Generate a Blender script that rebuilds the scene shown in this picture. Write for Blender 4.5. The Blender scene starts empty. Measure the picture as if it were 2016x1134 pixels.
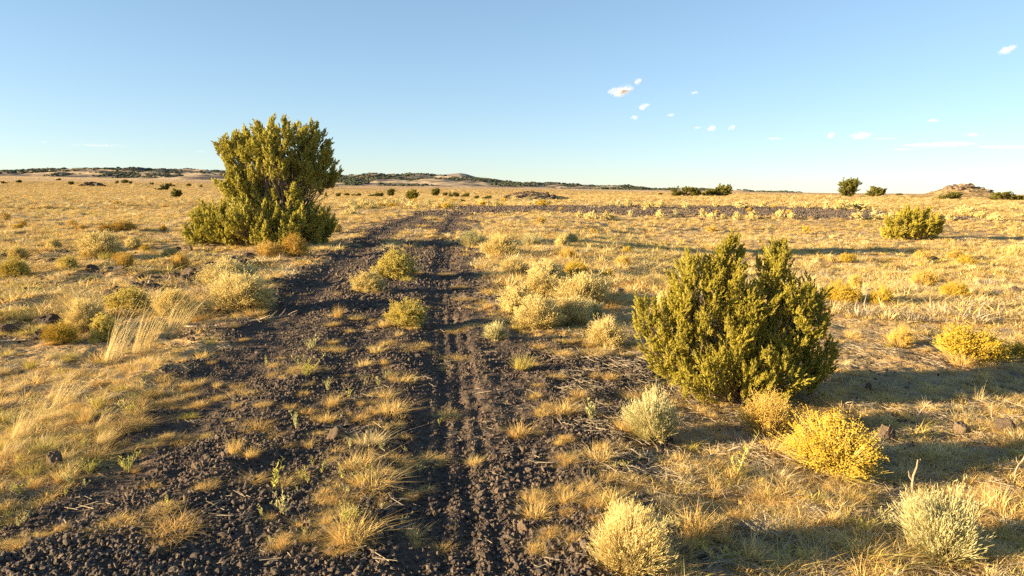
import bpy, math, random
import numpy as np
from mathutils import Matrix, Vector

random.seed(7)
rng = np.random.default_rng(11)
S = bpy.context.scene
COL = S.collection
R = math.radians

# ------------------------------------------------------------------ camera, sky, sun, exposure
F = 1400.0                      # focal length in photo pixels (photo 2016 wide)
CW, CH = 2016.0, 1134.0
EYE = 1.60
PITCH = math.atan(195.0 / F)
ROLL = R(0.5)
_f = np.array([0, math.cos(PITCH), -math.sin(PITCH)])
_r0 = np.array([1.0, 0, 0])
_u0 = np.array([0, math.sin(PITCH), math.cos(PITCH)])
_r = _r0 * math.cos(ROLL) + _u0 * math.sin(ROLL)
_u = _u0 * math.cos(ROLL) - _r0 * math.sin(ROLL)
cam_d = bpy.data.cameras.new('camera')
cam_d.sensor_width = 36.0
cam_d.lens = 36.0 * F / CW
cam_d.clip_start = 0.05
cam_d.clip_end = 60000
cam = bpy.data.objects.new('camera', cam_d)
COL.objects.link(cam)
m = Matrix.Identity(4)
for i in range(3):
    m[i][0], m[i][1], m[i][2] = _r[i], _u[i], -_f[i]
m[2][3] = EYE
cam.matrix_world = m
S.camera = cam

SUN_EL, SUN_AZ = R(10.0), R(-104.5)          # azimuth clockwise from +Y (view direction): sun on the left, a little behind
world = bpy.data.worlds.new('World')
S.world = world
world.use_nodes = True
nt = world.node_tree
bg = nt.nodes['Background']
sky = nt.nodes.new('ShaderNodeTexSky')
sky.sky_type = 'NISHITA'
sky.sun_disc = False
sky.sun_elevation = SUN_EL
sky.sun_rotation = SUN_AZ
sky.altitude = 1700
sky.air_density = 1.0
sky.dust_density = 0.2
sky.ozone_density = 3.2
gam = nt.nodes.new('ShaderNodeGamma')
gam.inputs[1].default_value = 0.68
nt.links.new(sky.outputs[0], gam.inputs[0])
nt.links.new(gam.outputs[0], bg.inputs[0])
bg.inputs[1].default_value = 0.088

sun_d = bpy.data.lights.new('sun', 'SUN')
sun_d.energy = 5.0
sun_d.angle = R(0.5)
sun_d.color = (1.0, 0.75, 0.43)
sun = bpy.data.objects.new('sun', sun_d)
COL.objects.link(sun)
tosun = Vector((math.sin(SUN_AZ) * math.cos(SUN_EL), math.cos(SUN_AZ) * math.cos(SUN_EL), math.sin(SUN_EL)))
sun.rotation_euler = tosun.to_track_quat('Z', 'Y').to_euler()
sun.location = (-20, -5, 10)

S.view_settings.view_transform = 'Standard'
S.view_settings.look = 'None'
S.view_settings.gamma = 1
S.view_settings.use_curve_mapping = False
S.view_settings.exposure = 2.08
S.render.engine = 'CYCLES'
S.cycles.use_denoising = False
S.cycles.max_bounces = 6
S.cycles.transparent_max_bounces = 96
S.cycles.sample_clamp_indirect = 6

# ------------------------------------------------------------------ noise, terrain, projection
def _hash(ix, iy, seed):
    n = (ix * 374761393 + iy * 668265263 + seed * 1442695041) & 0x7fffffff
    n = ((n ^ (n >> 13)) * 1274126177) & 0x7fffffff
    n = n ^ (n >> 16)
    return (n & 0xffff) / 65535.0

def vnoise(x, y, seed=0):
    x = np.asarray(x, float); y = np.asarray(y, float)
    ix = np.floor(x).astype(np.int64); iy = np.floor(y).astype(np.int64)
    fx = x - ix; fy = y - iy
    fx = fx * fx * (3 - 2 * fx); fy = fy * fy * (3 - 2 * fy)
    a = _hash(ix, iy, seed); b = _hash(ix + 1, iy, seed)
    c = _hash(ix, iy + 1, seed); d = _hash(ix + 1, iy + 1, seed)
    return (a + (b - a) * fx) * (1 - fy) + (c + (d - c) * fx) * fy

def fbm(x, y, seed=0, octv=3):
    s = 0; a = 0.5; t = 0
    for k in range(octv):
        s = s + a * vnoise(x * 2 ** k + 17.3 * k, y * 2 ** k - 9.1 * k, seed + k)
        t += a; a *= 0.5
    return s / t

def sstep(a, b, x):
    t = np.clip((x - a) / (b - a), 0, 1)
    return t * t * (3 - 2 * t)

# elevation of the far ground: photo rows of the ground at given distances for several directions
T_PX = np.array([-400, 0, 350, 680, 950, 1300, 1650, 2016, 2500], float)
T_EYE = 372 + (T_PX - 1008) * math.tan(ROLL)
T_TH = np.arctan((T_PX - 1008) / F)
T_D = np.array([40, 60, 100, 150, 250, 500, 1000, 2000, 4000, 20000], float)
T_Y = {
    -400: [396, 385, 372, 364, 357, 351, 347, 345, 345],
    0:    [396, 384, 376, 367.5, 360, 354, 349, 346, 346],
    350:  [402, 390, 381, 372, 363, 358, 355, 353, 353],
    680:  [405, 393, 387, 384, 376, 370, 366, 365, 365],
    950:  [407, 396, 390, 385, 377, 372, 369, 368, 368],
    1300: [407, 394, 387, 385, 381, 378, 376, 374, 374],
    1650: [411, 396, 386.5, 387.5, 385, 383, 382, 380, 380],
    2016: [413, 398, 391, 389, 386, 385, 384, 383, 383],
    2500: [417, 401, 394, 392, 389, 388, 387, 387, 387]}
T_Z = np.zeros((len(T_PX), len(T_D)))
for i, p in enumerate(T_PX):
    T_Z[i, 1:] = EYE + T_D[1:] * (T_EYE[i] - np.array(T_Y[int(p)])) / F
LD = np.log(T_D)

def base_h(x, y):
    th = np.arctan2(x, y); r = np.hypot(x, y)
    thc = np.clip(th, T_TH[0], T_TH[-1])
    d = r * np.cos(np.clip(th, -0.8, 0.8))
    ld = np.log(np.maximum(d, 1.0))
    j = np.clip(np.searchsorted(LD, ld) - 1, 0, len(LD) - 2)
    i = np.clip(np.searchsorted(T_TH, thc) - 1, 0, len(T_TH) - 2)
    u = np.clip((ld - LD[j]) / (LD[j + 1] - LD[j]), 0, 1)
    v = np.clip((thc - T_TH[i]) / (T_TH[i + 1] - T_TH[i]), 0, 1); v = v * v * (3 - 2 * v)
    # interpolate the elevation angle, which varies smoothly
    E = (T_Z - EYE) / T_D
    E[:, 0] = -EYE / T_D[0]
    e = (E[i, j] * (1 - u) + E[i, j + 1] * u) * (1 - v) + (E[i + 1, j] * (1 - u) + E[i + 1, j + 1] * u) * v
    z = EYE + d * e
    k = sstep(36, 48, d)
    dip = -0.42 * sstep(1.2, 6.5, x) * sstep(9, 17, d) * (1 - sstep(30, 46, d))     # the field right of the track lies a little lower
    return np.where(d < 36, 0, k * z) + np.where(np.abs(th) < 1.2, dip, 0)

def ray(px, py):
    px = np.asarray(px, float); py = np.asarray(py, float)
    return _f + np.multiply.outer((px - CW / 2) / F, _r) - np.multiply.outer((py - CH / 2) / F, _u)

def flat(px, py):
    d = ray(px, py); t = -EYE / d[..., 2]
    return d[..., 0] * t, d[..., 1] * t

def poly_world(pts):
    out = []
    for px, py in pts:
        x, y = flat(px, py)
        out.append((float(x), float(y)))
    return np.array(out)

CINDER = poly_world([(-700, 1134), (-150, 1060), (60, 985), (185, 915), (250, 850), (310, 790), (345, 735), (425, 680), (480, 640), (520, 590),
    (565, 545), (610, 510), (680, 478), (705, 457), (745, 437), (800, 424), (858, 412), (940, 411), (925, 432), (928, 455), (936, 490), (948, 540),
    (975, 590), (985, 640), (1010, 668), (1120, 676), (1230, 700), (1265, 760), (1275, 840), (1300, 900), (1330, 980), (1370, 1134), (1450, 1700), (-700, 1700)])
ROAD = poly_world([(858, 413), (930, 408.5), (1100, 409), (1200, 411), (1330, 411), (1480, 412), (1640, 415), (1760, 424), (1900, 429),
    (1900, 434), (1700, 431), (1560, 429), (1400, 427.5), (1300, 426.5), (1180, 422), (1050, 417), (940, 421)])
RUT_R = poly_world([(900, 1300), (900, 1134), (897, 1000), (890, 850), (884, 700), (878, 600), (878, 520), (884, 470), (893, 440), (905, 418)])
RUT_R2 = poly_world([(1075, 1134), (1060, 1000), (1030, 850), (985, 720), (955, 640), (930, 560), (920, 500)])
RUT_L = poly_world([(-200, 1134), (120, 1010), (300, 880), (430, 760), (520, 670), (590, 600), (650, 545), (705, 495), (750, 462), (800, 438), (850, 420)])

def seg_dist(x, y, P, closed=False, arc=False):
    best = np.full(x.shape, 1e9); s_at = np.zeros(x.shape); L = 0
    n = len(P)
    for k in range(n if closed else n - 1):
        a = P[k]; b = P[(k + 1) % n]
        ab = b - a; l2 = ab @ ab + 1e-12
        t = np.clip(((x - a[0]) * ab[0] + (y - a[1]) * ab[1]) / l2, 0, 1)
        d = np.hypot(x - a[0] - t * ab[0], y - a[1] - t * ab[1])
        if arc:
            s_at = np.where(d < best, L + t * math.sqrt(l2), s_at)
        best = np.minimum(best, d)
        L += math.sqrt(l2)
    return (best, s_at) if arc else best

def inside(x, y, P):
    c = np.zeros(x.shape, bool); n = len(P)
    for k in range(n):
        x0, y0 = P[k]; x1, y1 = P[(k + 1) % n]
        if y0 == y1: continue
        hit = ((y0 > y) != (y1 > y)) & (x < (x1 - x0) * (y - y0) / (y1 - y0) + x0)
        c ^= hit
    return c

def cinder_mask(x, y):
    x = np.asarray(x, float); y = np.asarray(y, float)
    out = np.zeros(x.shape)
    near = (y > -8) & (y < 80) & (np.abs(x) < 60)
    if near.any():
        xn, yn = x[near], y[near]
        d1 = seg_dist(xn, yn, CINDER, True); d1 = np.where(inside(xn, yn, CINDER), d1, -d1)
        d2 = seg_dist(xn, yn, ROAD, True); d2 = np.where(inside(xn, yn, ROAD), d2, -d2)
        d = np.maximum(d1, d2)
        w = 0.18 + 0.02 * yn
        d = d + (fbm(xn * 1.3, yn * 1.3, 5) - 0.5) * 1.7 * np.minimum(1.9, 0.5 + yn / 20)
        mk = sstep(-w, w, d)
        dr = np.minimum(np.minimum(seg_dist(xn, yn, RUT_R), seg_dist(xn, yn, RUT_L)), np.where(yn < 14, seg_dist(xn, yn, RUT_R2), 9))
        strip = sstep(0.35, 0.75, dr) * sstep(13, 24, yn) * sstep(0.36, 0.52, fbm(xn * 0.9, yn * 0.5, 8, 2)) * (d1 > d2)
        broken = sstep(0.55, 0.64, fbm(xn * 0.5, yn * 0.35, 9, 3)) * sstep(16, 30, yn) * np.where(d1 > d2, 1.0, sstep(0.56, 0.62, fbm(xn * 0.35, yn * 0.6, 12, 3)))
        out[near] = mk * (1 - 0.9 * np.maximum(strip, broken))
    return out

def H(x, y, full=True):
    x = np.asarray(x, float); y = np.asarray(y, float)
    z = base_h(x, y)
    r = np.hypot(x, y)
    c = cinder_mask(x, y)
    g = 1 - c
    fade = 1 - sstep(60, 140, r)
    z = z + fade * ((fbm(x / 5.0, y / 5.0, 21) - 0.5) * 0.12 * (0.3 + 0.7 * g))
    hump = fbm(x / 0.55, y / 0.55, 31, 3)
    z = z + fade * g * ((hump - 0.45) * (0.10 + 0.10 * sstep(6, 16, r)))
    fine = 1 - sstep(20, 45, r)
    z = z + fine * c * (fbm(x / 0.22, y / 0.22, 41, 3) - 0.5) * 0.045
    z = z + fine * c * (fbm(x / 0.06, y / 0.06, 47, 2) - 0.5) * 0.022
    z = z + fine * g * (fbm(x / 0.11, y / 0.11, 43, 3) - 0.5) * 0.035
    z = z + fade * c * 0.05
    near = (r < 60) & (y > -3)
    if near.any():
        xn, yn = x[near], y[near]; dz = np.zeros(xn.shape)
        d, s = seg_dist(xn, yn, RUT_R, arc=True)
        dz += -0.030 * np.exp(-(d / 0.27) ** 4) + 0.010 * np.exp(-((d - 0.48) / 0.17) ** 2)
        tread = np.exp(-(d / 0.24) ** 6)
        dz += tread * (0.011 * fbm(xn / 0.7, yn / 0.7, 52, 2) * np.sign(np.sin(s * 2 * math.pi / 0.16 + 2.2 * fbm(xn / 0.5, yn / 0.5, 53, 2))) * (np.abs(np.sin(d * 2 * math.pi / 0.22)) > 0.35)) * sstep(5.5, 8, yn) * (1 - sstep(20, 26, yn))
        dz += tread * 0.008 * np.cos(d * 2 * math.pi / 0.12)
        d2 = seg_dist(xn, yn, RUT_R2)
        dz += -0.014 * np.exp(-(d2 / 0.12) ** 4) + 0.012 * np.exp(-((d2 - 0.24) / 0.1) ** 2)
        d3 = seg_dist(xn, yn, RUT_L)
        dz += -0.03 * np.exp(-(d3 / 0.32) ** 4) + 0.025 * np.exp(-((d3 - 0.62) / 0.2) ** 2)
        # low bank of pushed-up cinder along the left edge of the track
        dc = seg_dist(xn, yn, CINDER, True)
        dz += 0.03 * np.exp(-(dc / 0.4) ** 2) * (yn > 2) * (xn < 0) * fbm(xn, yn, 77)
        z = z.copy(); z[near] += dz * (1 - sstep(35, 60, r[near]))
    return z

def hit(px, py):
    """ground point seen at a photo pixel"""
    d = ray(px, py)
    t = np.exp(np.linspace(math.log(1.5), math.log(9000), 900))
    x, y, z = d[0] * t, d[1] * t, EYE + d[2] * t
    b = base_h(x, y)
    under = np.nonzero(z < b)[0]
    if len(under) == 0:
        k = int(np.argmin((z - b) / t))
        return np.array([x[k], y[k]])
    k = under[0]
    if k == 0: return np.array([x[0], y[0]])
    g0 = z[k - 1] - b[k - 1]; g1 = z[k] - b[k]
    u = g0 / (g0 - g1)
    return np.array([x[k - 1] + (x[k] - x[k - 1]) * u, y[k - 1] + (y[k] - y[k - 1]) * u])

def along(px, d):
    v = ray(px, 380.0)
    return np.array([v[0] / v[1] * d, d])

def h1(x, y):
    return float(H(np.array([x]), np.array([y]))[0])

# ------------------------------------------------------------------ mesh helpers
class MB:
    def __init__(self): self.v = []; self.t = []; self.n = 0
    def add(self, v, t):
        v = np.asarray(v, float).reshape(-1, 3); t = np.asarray(t, np.int64).reshape(-1, 3)
        self.v.append(v); self.t.append(t + self.n); self.n += len(v)
        return self
    def mesh(self, name, mat, smooth=False):
        v = np.concatenate(self.v); t = np.concatenate(self.t)
        me = bpy.data.meshes.new(name)
        me.vertices.add(len(v)); me.vertices.foreach_set('co', v.astype(np.float32).ravel())
        me.loops.add(len(t) * 3); me.loops.foreach_set('vertex_index', t.astype(np.int32).ravel())
        me.polygons.add(len(t)); me.polygons.foreach_set('loop_start', (np.arange(len(t)) * 3).astype(np.int32))
        me.polygons.foreach_set('use_smooth', np.full(len(t), smooth))
        me.update(calc_edges=True)
        if mat: me.materials.append(mat)
        return me

def unit(v):
    return v / (np.linalg.norm(v, axis=-1, keepdims=True) + 1e-12)

def perp(d):
    a = np.where(np.abs(d[..., 2:3]) < 0.9, np.array([0, 0, 1.0]), np.array([1.0, 0, 0]))
    p = unit(np.cross(d, a)); return p, np.cross(d, p)

def blades(mb, base, az, lean, h, w, curl=0.35):
    N = len(base)
    dh = np.stack([np.cos(az), np.sin(az), np.zeros(N)], 1)
    fa = az + math.pi / 2 + rng.normal(0, 0.7, N)
    wv = np.stack([np.cos(fa), np.sin(fa), np.zeros(N)], 1) * (w / 2)[:, None]
    up = np.array([0, 0, 1.0])
    def P(t): return base + dh * (lean * h * t ** 1.6)[:, None] + up * (h * (t - curl * np.minimum(lean, 1.2) * t * t * 0.6))[:, None]
    o, l = np.ones(N), None
    p0, p1, p2 = P(o * 0), P(o * 0.55), P(o)
    p2 = p2 + rng.normal(0, 0.11, (N, 3)) * h[:, None]
    v = np.stack([p0 - wv, p0 + wv, p1 - wv * 0.75, p1 + wv * 0.75, p2], 1).reshape(-1, 3)
    k = (np.arange(N) * 5)[:, None]
    t = np.concatenate([k + np.array([[0, 1, 3]]), k + np.array([[0, 3, 2]]), k + np.array([[2, 3, 4]])])
    mb.add(v, t)
    return p2

def prisms(mb, A, B, r0, r1):
    N = len(A); d = unit(B - A); p, q = perp(d); vs = []
    for P, r in ((A, r0), (B, r1)):
        for k in range(3):
            a = 2 * math.pi * k / 3
            vs.append(P + (p * math.cos(a) + q * math.sin(a)) * np.broadcast_to(r, (N,))[:, None])
    v = np.stack(vs, 1).reshape(-1, 3)
    k = (np.arange(N) * 6)[:, None]
    t = []
    for a in range(3):
        b = (a + 1) % 3
        t += [k + np.array([[a, b, b + 3]]), k + np.array([[a, b + 3, a + 3]])]
    mb.add(v, np.concatenate(t))

def spikes(mb, A, d, L, w):
    """thin three-sided leaves from A along d"""
    N = len(A); p, q = perp(d); vs = []
    mid = A + d * (L * 0.35)[:, None]
    for k in range(3):
        a = 2 * math.pi * k / 3
        vs.append(mid + (p * math.cos(a) + q * math.sin(a)) * (w / 2)[:, None])
    v = np.stack([A] + vs + [A + d * L[:, None]], 1).reshape(-1, 3)
    k = (np.arange(N) * 5)[:, None]
    t = []
    for a in range(3):
        b = (a + 1) % 3
        t += [k + np.array([[1 + a, 1 + b, 4]])]
        t += [k + np.array([[0, 1 + b, 1 + a]])]
    mb.add(v, np.concatenate(t))

def leaves(mb, A, d, L, w):
    """flat four-cornered leaves, slightly folded"""
    N = len(A); p, q = perp(d)
    a = rng.uniform(0, 6.28, N)[:, None]; s = p * np.cos(a) + q * np.sin(a); n = np.cross(d, s)
    mid = A + d * (L * 0.5)[:, None] + n * (L * 0.06)[:, None]
    v = np.stack([A, mid + s * (w / 2)[:, None], A + d * L[:, None], mid - s * (w / 2)[:, None]], 1).reshape(-1, 3)
    k = (np.arange(N) * 4)[:, None]
    mb.add(v, np.concatenate([k + np.array([[0, 1, 2]]), k + np.array([[0, 2, 3]])]))

def octas(mb, C, r):
    N = len(C)
    o = np.array([[1, 0, 0], [-1, 0, 0], [0, 1, 0], [0, -1, 0], [0, 0, 1], [0, 0, -1]], float)
    sc = np.asarray(r).reshape(-1, 1, 1) * rng.uniform(0.7, 1.3, (N, 6, 1))
    v = (C[:, None, :] + o[None] * sc).reshape(-1, 3)
    k = (np.arange(N) * 6)[:, None]
    f = [[0, 2, 4], [2, 1, 4], [1, 3, 4], [3, 0, 4], [2, 0, 5], [1, 2, 5], [3, 1, 5], [0, 3, 5]]
    mb.add(v, np.concatenate([k + np.array([a]) for a in f]))

def tube(mb, pts, radii, sides=6):
    pts = np.asarray(pts, float); n = len(pts); rings = []
    tang = unit(np.gradient(pts, axis=0)); p, q = perp(tang[0:1]); p = p[0]
    for k in range(n):
        t = tang[k]; p = unit(p - t * (p @ t)); q = np.cross(t, p)
        a = np.arange(sides) * 2 * math.pi / sides
        rings.append(pts[k] + (np.outer(np.cos(a), p) + np.outer(np.sin(a), q)) * radii[k])
    v = np.concatenate(rings + [pts[-1:]]); t = []
    for k in range(n - 1):
        for a in range(sides):
            b = (a + 1) % sides
            t += [[k * sides + a, k * sides + b, (k + 1) * sides + b], [k * sides + a, (k + 1) * sides + b, (k + 1) * sides + a]]
    for a in range(sides): t.append([(n - 1) * sides + a, (n - 1) * sides + (a + 1) % sides, n * sides])
    mb.add(v, t)

_ico = {}
def ico(level):
    if level in _ico: return _ico[level]
    g = (1 + 5 ** 0.5) / 2
    v = [(-1, g, 0), (1, g, 0), (-1, -g, 0), (1, -g, 0), (0, -1, g), (0, 1, g), (0, -1, -g), (0, 1, -g), (g, 0, -1), (g, 0, 1), (-g, 0, -1), (-g, 0, 1)]
    f = [(0, 11, 5), (0, 5, 1), (0, 1, 7), (0, 7, 10), (0, 10, 11), (1, 5, 9), (5, 11, 4), (11, 10, 2), (10, 7, 6), (7, 1, 8), (3, 9, 4), (3, 4, 2), (3, 2, 6), (3, 6, 8), (3, 8, 9), (4, 9, 5), (2, 4, 11), (6, 2, 10), (8, 6, 7), (9, 8, 1)]
    v = [np.array(a, float) / np.linalg.norm(a) for a in v]
    for _ in range(level):
        nf = []; c = {}
        def mid(a, b):
            k = (min(a, b), max(a, b))
            if k not in c:
                p = v[a] + v[b]; v.append(p / np.linalg.norm(p)); c[k] = len(v) - 1
            return c[k]
        for a, b, d in f:
            ab, bd, da = mid(a, b), mid(b, d), mid(d, a)
            nf += [(a, ab, da), (b, bd, ab), (d, da, bd), (ab, bd, da)]
        f = nf
    _ico[level] = (np.array(v), np.array(f)); return _ico[level]

def rock_arrays(level, seed, rough=0.28, flat_=0.7, cuts=7):
    v, f = ico(level); g = np.random.default_rng(seed); v = v.copy()
    for _ in range(cuts):                       # chop facets off, like broken lava
        n = unit(g.normal(size=3)); c = g.uniform(0.55, 0.9)
        d = v @ n; v = v - np.outer(np.maximum(d - c, 0), n)
    nz = fbm(v[:, 0] * 2.1 + seed * 3.7 + v[:, 2] * 1.7, v[:, 1] * 2.1 + v[:, 2] * 1.3, seed)
    v = v * (1 + (nz - 0.5) * 2 * rough)[:, None]
    nz2 = vnoise(v[:, 0] * 7 + v[:, 2] * 5 + seed, v[:, 1] * 7 - v[:, 2] * 4, seed + 9)
    v = v * (1 + (nz2 - 0.5) * 0.55 * rough)[:, None]
    v = v * np.array([g.uniform(0.8, 1.2), g.uniform(0.75, 1.1), flat_ * g.uniform(0.8, 1.2)])
    return v, f

# ------------------------------------------------------------------ materials
def mat(name, build):
    M = bpy.data.materials.new(name); M.use_nodes = True
    n = M.node_tree; n.nodes.clear()
    out = n.nodes.new('ShaderNodeOutputMaterial')
    sh = build(n); n.links.new(sh, out.inputs[0])
    return M

def N(n, t, **kw):
    x = n.nodes.new(t)
    for k, v in kw.items(): setattr(x, k, v)
    return x

def noise(n, scale, detail=3, co=None, rough=0.5):
    x = N(n, 'ShaderNodeTexNoise'); x.inputs['Scale'].default_value = scale; x.inputs['Detail'].default_value = detail; x.inputs['Roughness'].default_value = rough
    if co is not None: n.links.new(co, x.inputs['Vector'])
    return x.outputs['Fac']

def ramp(n, fac, stops):
    x = N(n, 'ShaderNodeValToRGB'); el = x.color_ramp.elements
    while len(el) < len(stops): el.new(0.5)
    for e, (p, c) in zip(el, stops): e.position = p; e.color = (*c, 1)
    n.links.new(fac, x.inputs[0]); return x.outputs[0]

def mixc(n, fac, a, b):
    x = N(n, 'ShaderNodeMix', data_type='RGBA')
    for s, v in ((0, fac), (6, a), (7, b)):
        if hasattr(v, 'links'): n.links.new(v, x.inputs[s])
        else: x.inputs[s].default_value = v if s == 0 else (*v, 1)
    return x.outputs[2]

def plant_mat(name, c0, c1, c2, trans=0.3, scale=30.0):
    """leaf-like surface: colour varies from plant to plant and over the plant, some light passes through"""
    def b(n):
        oi = N(n, 'ShaderNodeObjectInfo'); tc = N(n, 'ShaderNodeTexCoord')
        nz = noise(n, scale, 2, tc.outputs['Object'])
        a = N(n, 'ShaderNodeMath', operation='MULTIPLY_ADD'); n.links.new(oi.outputs['Random'], a.inputs[0]); a.inputs[1].default_value = 0.55
        bb = N(n, 'ShaderNodeMath', operation='MULTIPLY_ADD'); n.links.new(nz, bb.inputs[0]); bb.inputs[1].default_value = 0.9; bb.inputs[2].default_value = -0.22
        n.links.new(bb.outputs[0], a.inputs[2])
        c = ramp(n, a.outputs[0], [(0.1, c0), (0.5, c1), (0.95, c2)])
        d = N(n, 'ShaderNodeBsdfDiffuse'); t = N(n, 'ShaderNodeBsdfTranslucent')
        n.links.new(c, d.inputs[0]); n.links.new(c, t.inputs[0])
        mx = N(n, 'ShaderNodeMixShader'); mx.inputs[0].default_value = trans
        n.links.new(d.outputs[0], mx.inputs[1]); n.links.new(t.outputs[0], mx.inputs[2])
        return mx.outputs[0]
    return mat(name, b)

M_STRAW = plant_mat('straw', (0.60, 0.41, 0.13), (0.68, 0.50, 0.19), (0.72, 0.57, 0.26))
M_TAN = plant_mat('tan grass', (0.56, 0.37, 0.14), (0.65, 0.46, 0.17), (0.70, 0.52, 0.21))
M_PALE = plant_mat('pale straw', (0.64, 0.51, 0.24), (0.72, 0.59, 0.30), (0.76, 0.65, 0.38))
M_GREY = plant_mat('weathered grass', (0.36, 0.30, 0.21), (0.45, 0.38, 0.27), (0.52, 0.45, 0.33))
M_OLIVE = plant_mat('olive grass', (0.42, 0.35, 0.08), (0.54, 0.45, 0.12), (0.60, 0.50, 0.17))
M_GREEN = plant_mat('weed green', (0.36, 0.34, 0.07), (0.48, 0.45, 0.11), (0.56, 0.53, 0.17), 0.3)
M_JUN = plant_mat('juniper scale leaves', (0.37, 0.35, 0.09), (0.50, 0.46, 0.115), (0.60, 0.55, 0.145), 0.55, 2.2)
M_JUN2 = plant_mat('young juniper scale leaves', (0.46, 0.41, 0.085), (0.60, 0.53, 0.108), (0.70, 0.62, 0.135), 0.55, 3.5)
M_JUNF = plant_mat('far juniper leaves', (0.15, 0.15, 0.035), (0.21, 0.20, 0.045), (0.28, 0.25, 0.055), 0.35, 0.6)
M_SAGE = plant_mat('grey green stems', (0.48, 0.43, 0.19), (0.58, 0.51, 0.24), (0.66, 0.58, 0.30), 0.2, 6)
M_DRYSTEM = plant_mat('dry stems', (0.50, 0.36, 0.13), (0.58, 0.43, 0.16), (0.64, 0.49, 0.22), 0.2, 6)
M_CREAM = plant_mat('cream seed heads', (0.66, 0.52, 0.18), (0.74, 0.61, 0.25), (0.80, 0.69, 0.34), 0.25, 8)
M_YELLOW = plant_mat('yellow flower heads', (0.58, 0.385, 0.035), (0.67, 0.46, 0.05), (0.72, 0.53, 0.10), 0.25, 8)
M_OCHRE = plant_mat('ochre seed heads', (0.60, 0.38, 0.06), (0.68, 0.46, 0.085), (0.72, 0.52, 0.13), 0.2, 8)
M_SILVER = plant_mat('silver green tips', (0.42, 0.41, 0.20), (0.53, 0.50, 0.26), (0.60, 0.56, 0.31), 0.2, 8)

def rough_mat(name, stops, scale, bump=0.4, bscale=None, spec=0.2, dist=0.02):
    def b(n):
        tc = N(n, 'ShaderNodeTexCoord'); oi = N(n, 'ShaderNodeObjectInfo')
        nz = noise(n, scale, 5, tc.outputs['Object'], 0.6)
        a = N(n, 'ShaderNodeMath', operation='MULTIPLY_ADD'); n.links.new(oi.outputs['Random'], a.inputs[0]); a.inputs[1].default_value = 0.4
        s = N(n, 'ShaderNodeMath', operation='SUBTRACT'); n.links.new(nz, s.inputs[0]); s.inputs[1].default_value = 0.2
        n.links.new(s.outputs[0], a.inputs[2])
        c = ramp(n, a.outputs[0], stops)
        p = N(n, 'ShaderNodeBsdfPrincipled'); p.inputs['Roughness'].default_value = 0.85; p.inputs['Specular IOR Level'].default_value = spec
        n.links.new(c, p.inputs['Base Color'])
        bn = noise(n, bscale or scale * 4, 6, tc.outputs['Object'], 0.65)
        bm = N(n, 'ShaderNodeBump'); bm.inputs['Strength'].default_value = bump; bm.inputs['Distance'].default_value = dist
        n.links.new(bn, bm.inputs['Height']); n.links.new(bm.outputs[0], p.inputs['Normal'])
        return p.outputs[0]
    return mat(name, b)

M_CINDER = rough_mat('cinder stone', [(0.0, (0.038, 0.032, 0.028)), (0.42, (0.102, 0.081, 0.065)), (0.68, (0.175, 0.133, 0.10)), (0.95, (0.34, 0.225, 0.135))], 1.5, 0.5, 5, 0.25, 0.3)
M_LAVA = rough_mat('lava rock', [(0.1, (0.045, 0.037, 0.033)), (0.5, (0.095, 0.07, 0.055)), (0.9, (0.19, 0.13, 0.085))], 3.0, 0.7, 14, 0.15, 0.05)
M_BROWNROCK = rough_mat('brown rock', [(0.1, (0.10, 0.076, 0.055)), (0.5, (0.18, 0.132, 0.09)), (0.9, (0.29, 0.215, 0.14))], 3.0, 0.7, 14, 0.15, 0.05)
M_BARK = rough_mat('juniper bark', [(0.1, (0.14, 0.10, 0.075)), (0.5, (0.24, 0.18, 0.13)), (0.9, (0.36, 0.28, 0.2))], 9.0, 0.6, 30)
M_WOOD = rough_mat('dead wood', [(0.1, (0.25, 0.19, 0.13)), (0.5, (0.4, 0.3, 0.2)), (0.9, (0.5, 0.4, 0.28))], 9.0, 0.4, 30)

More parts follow.
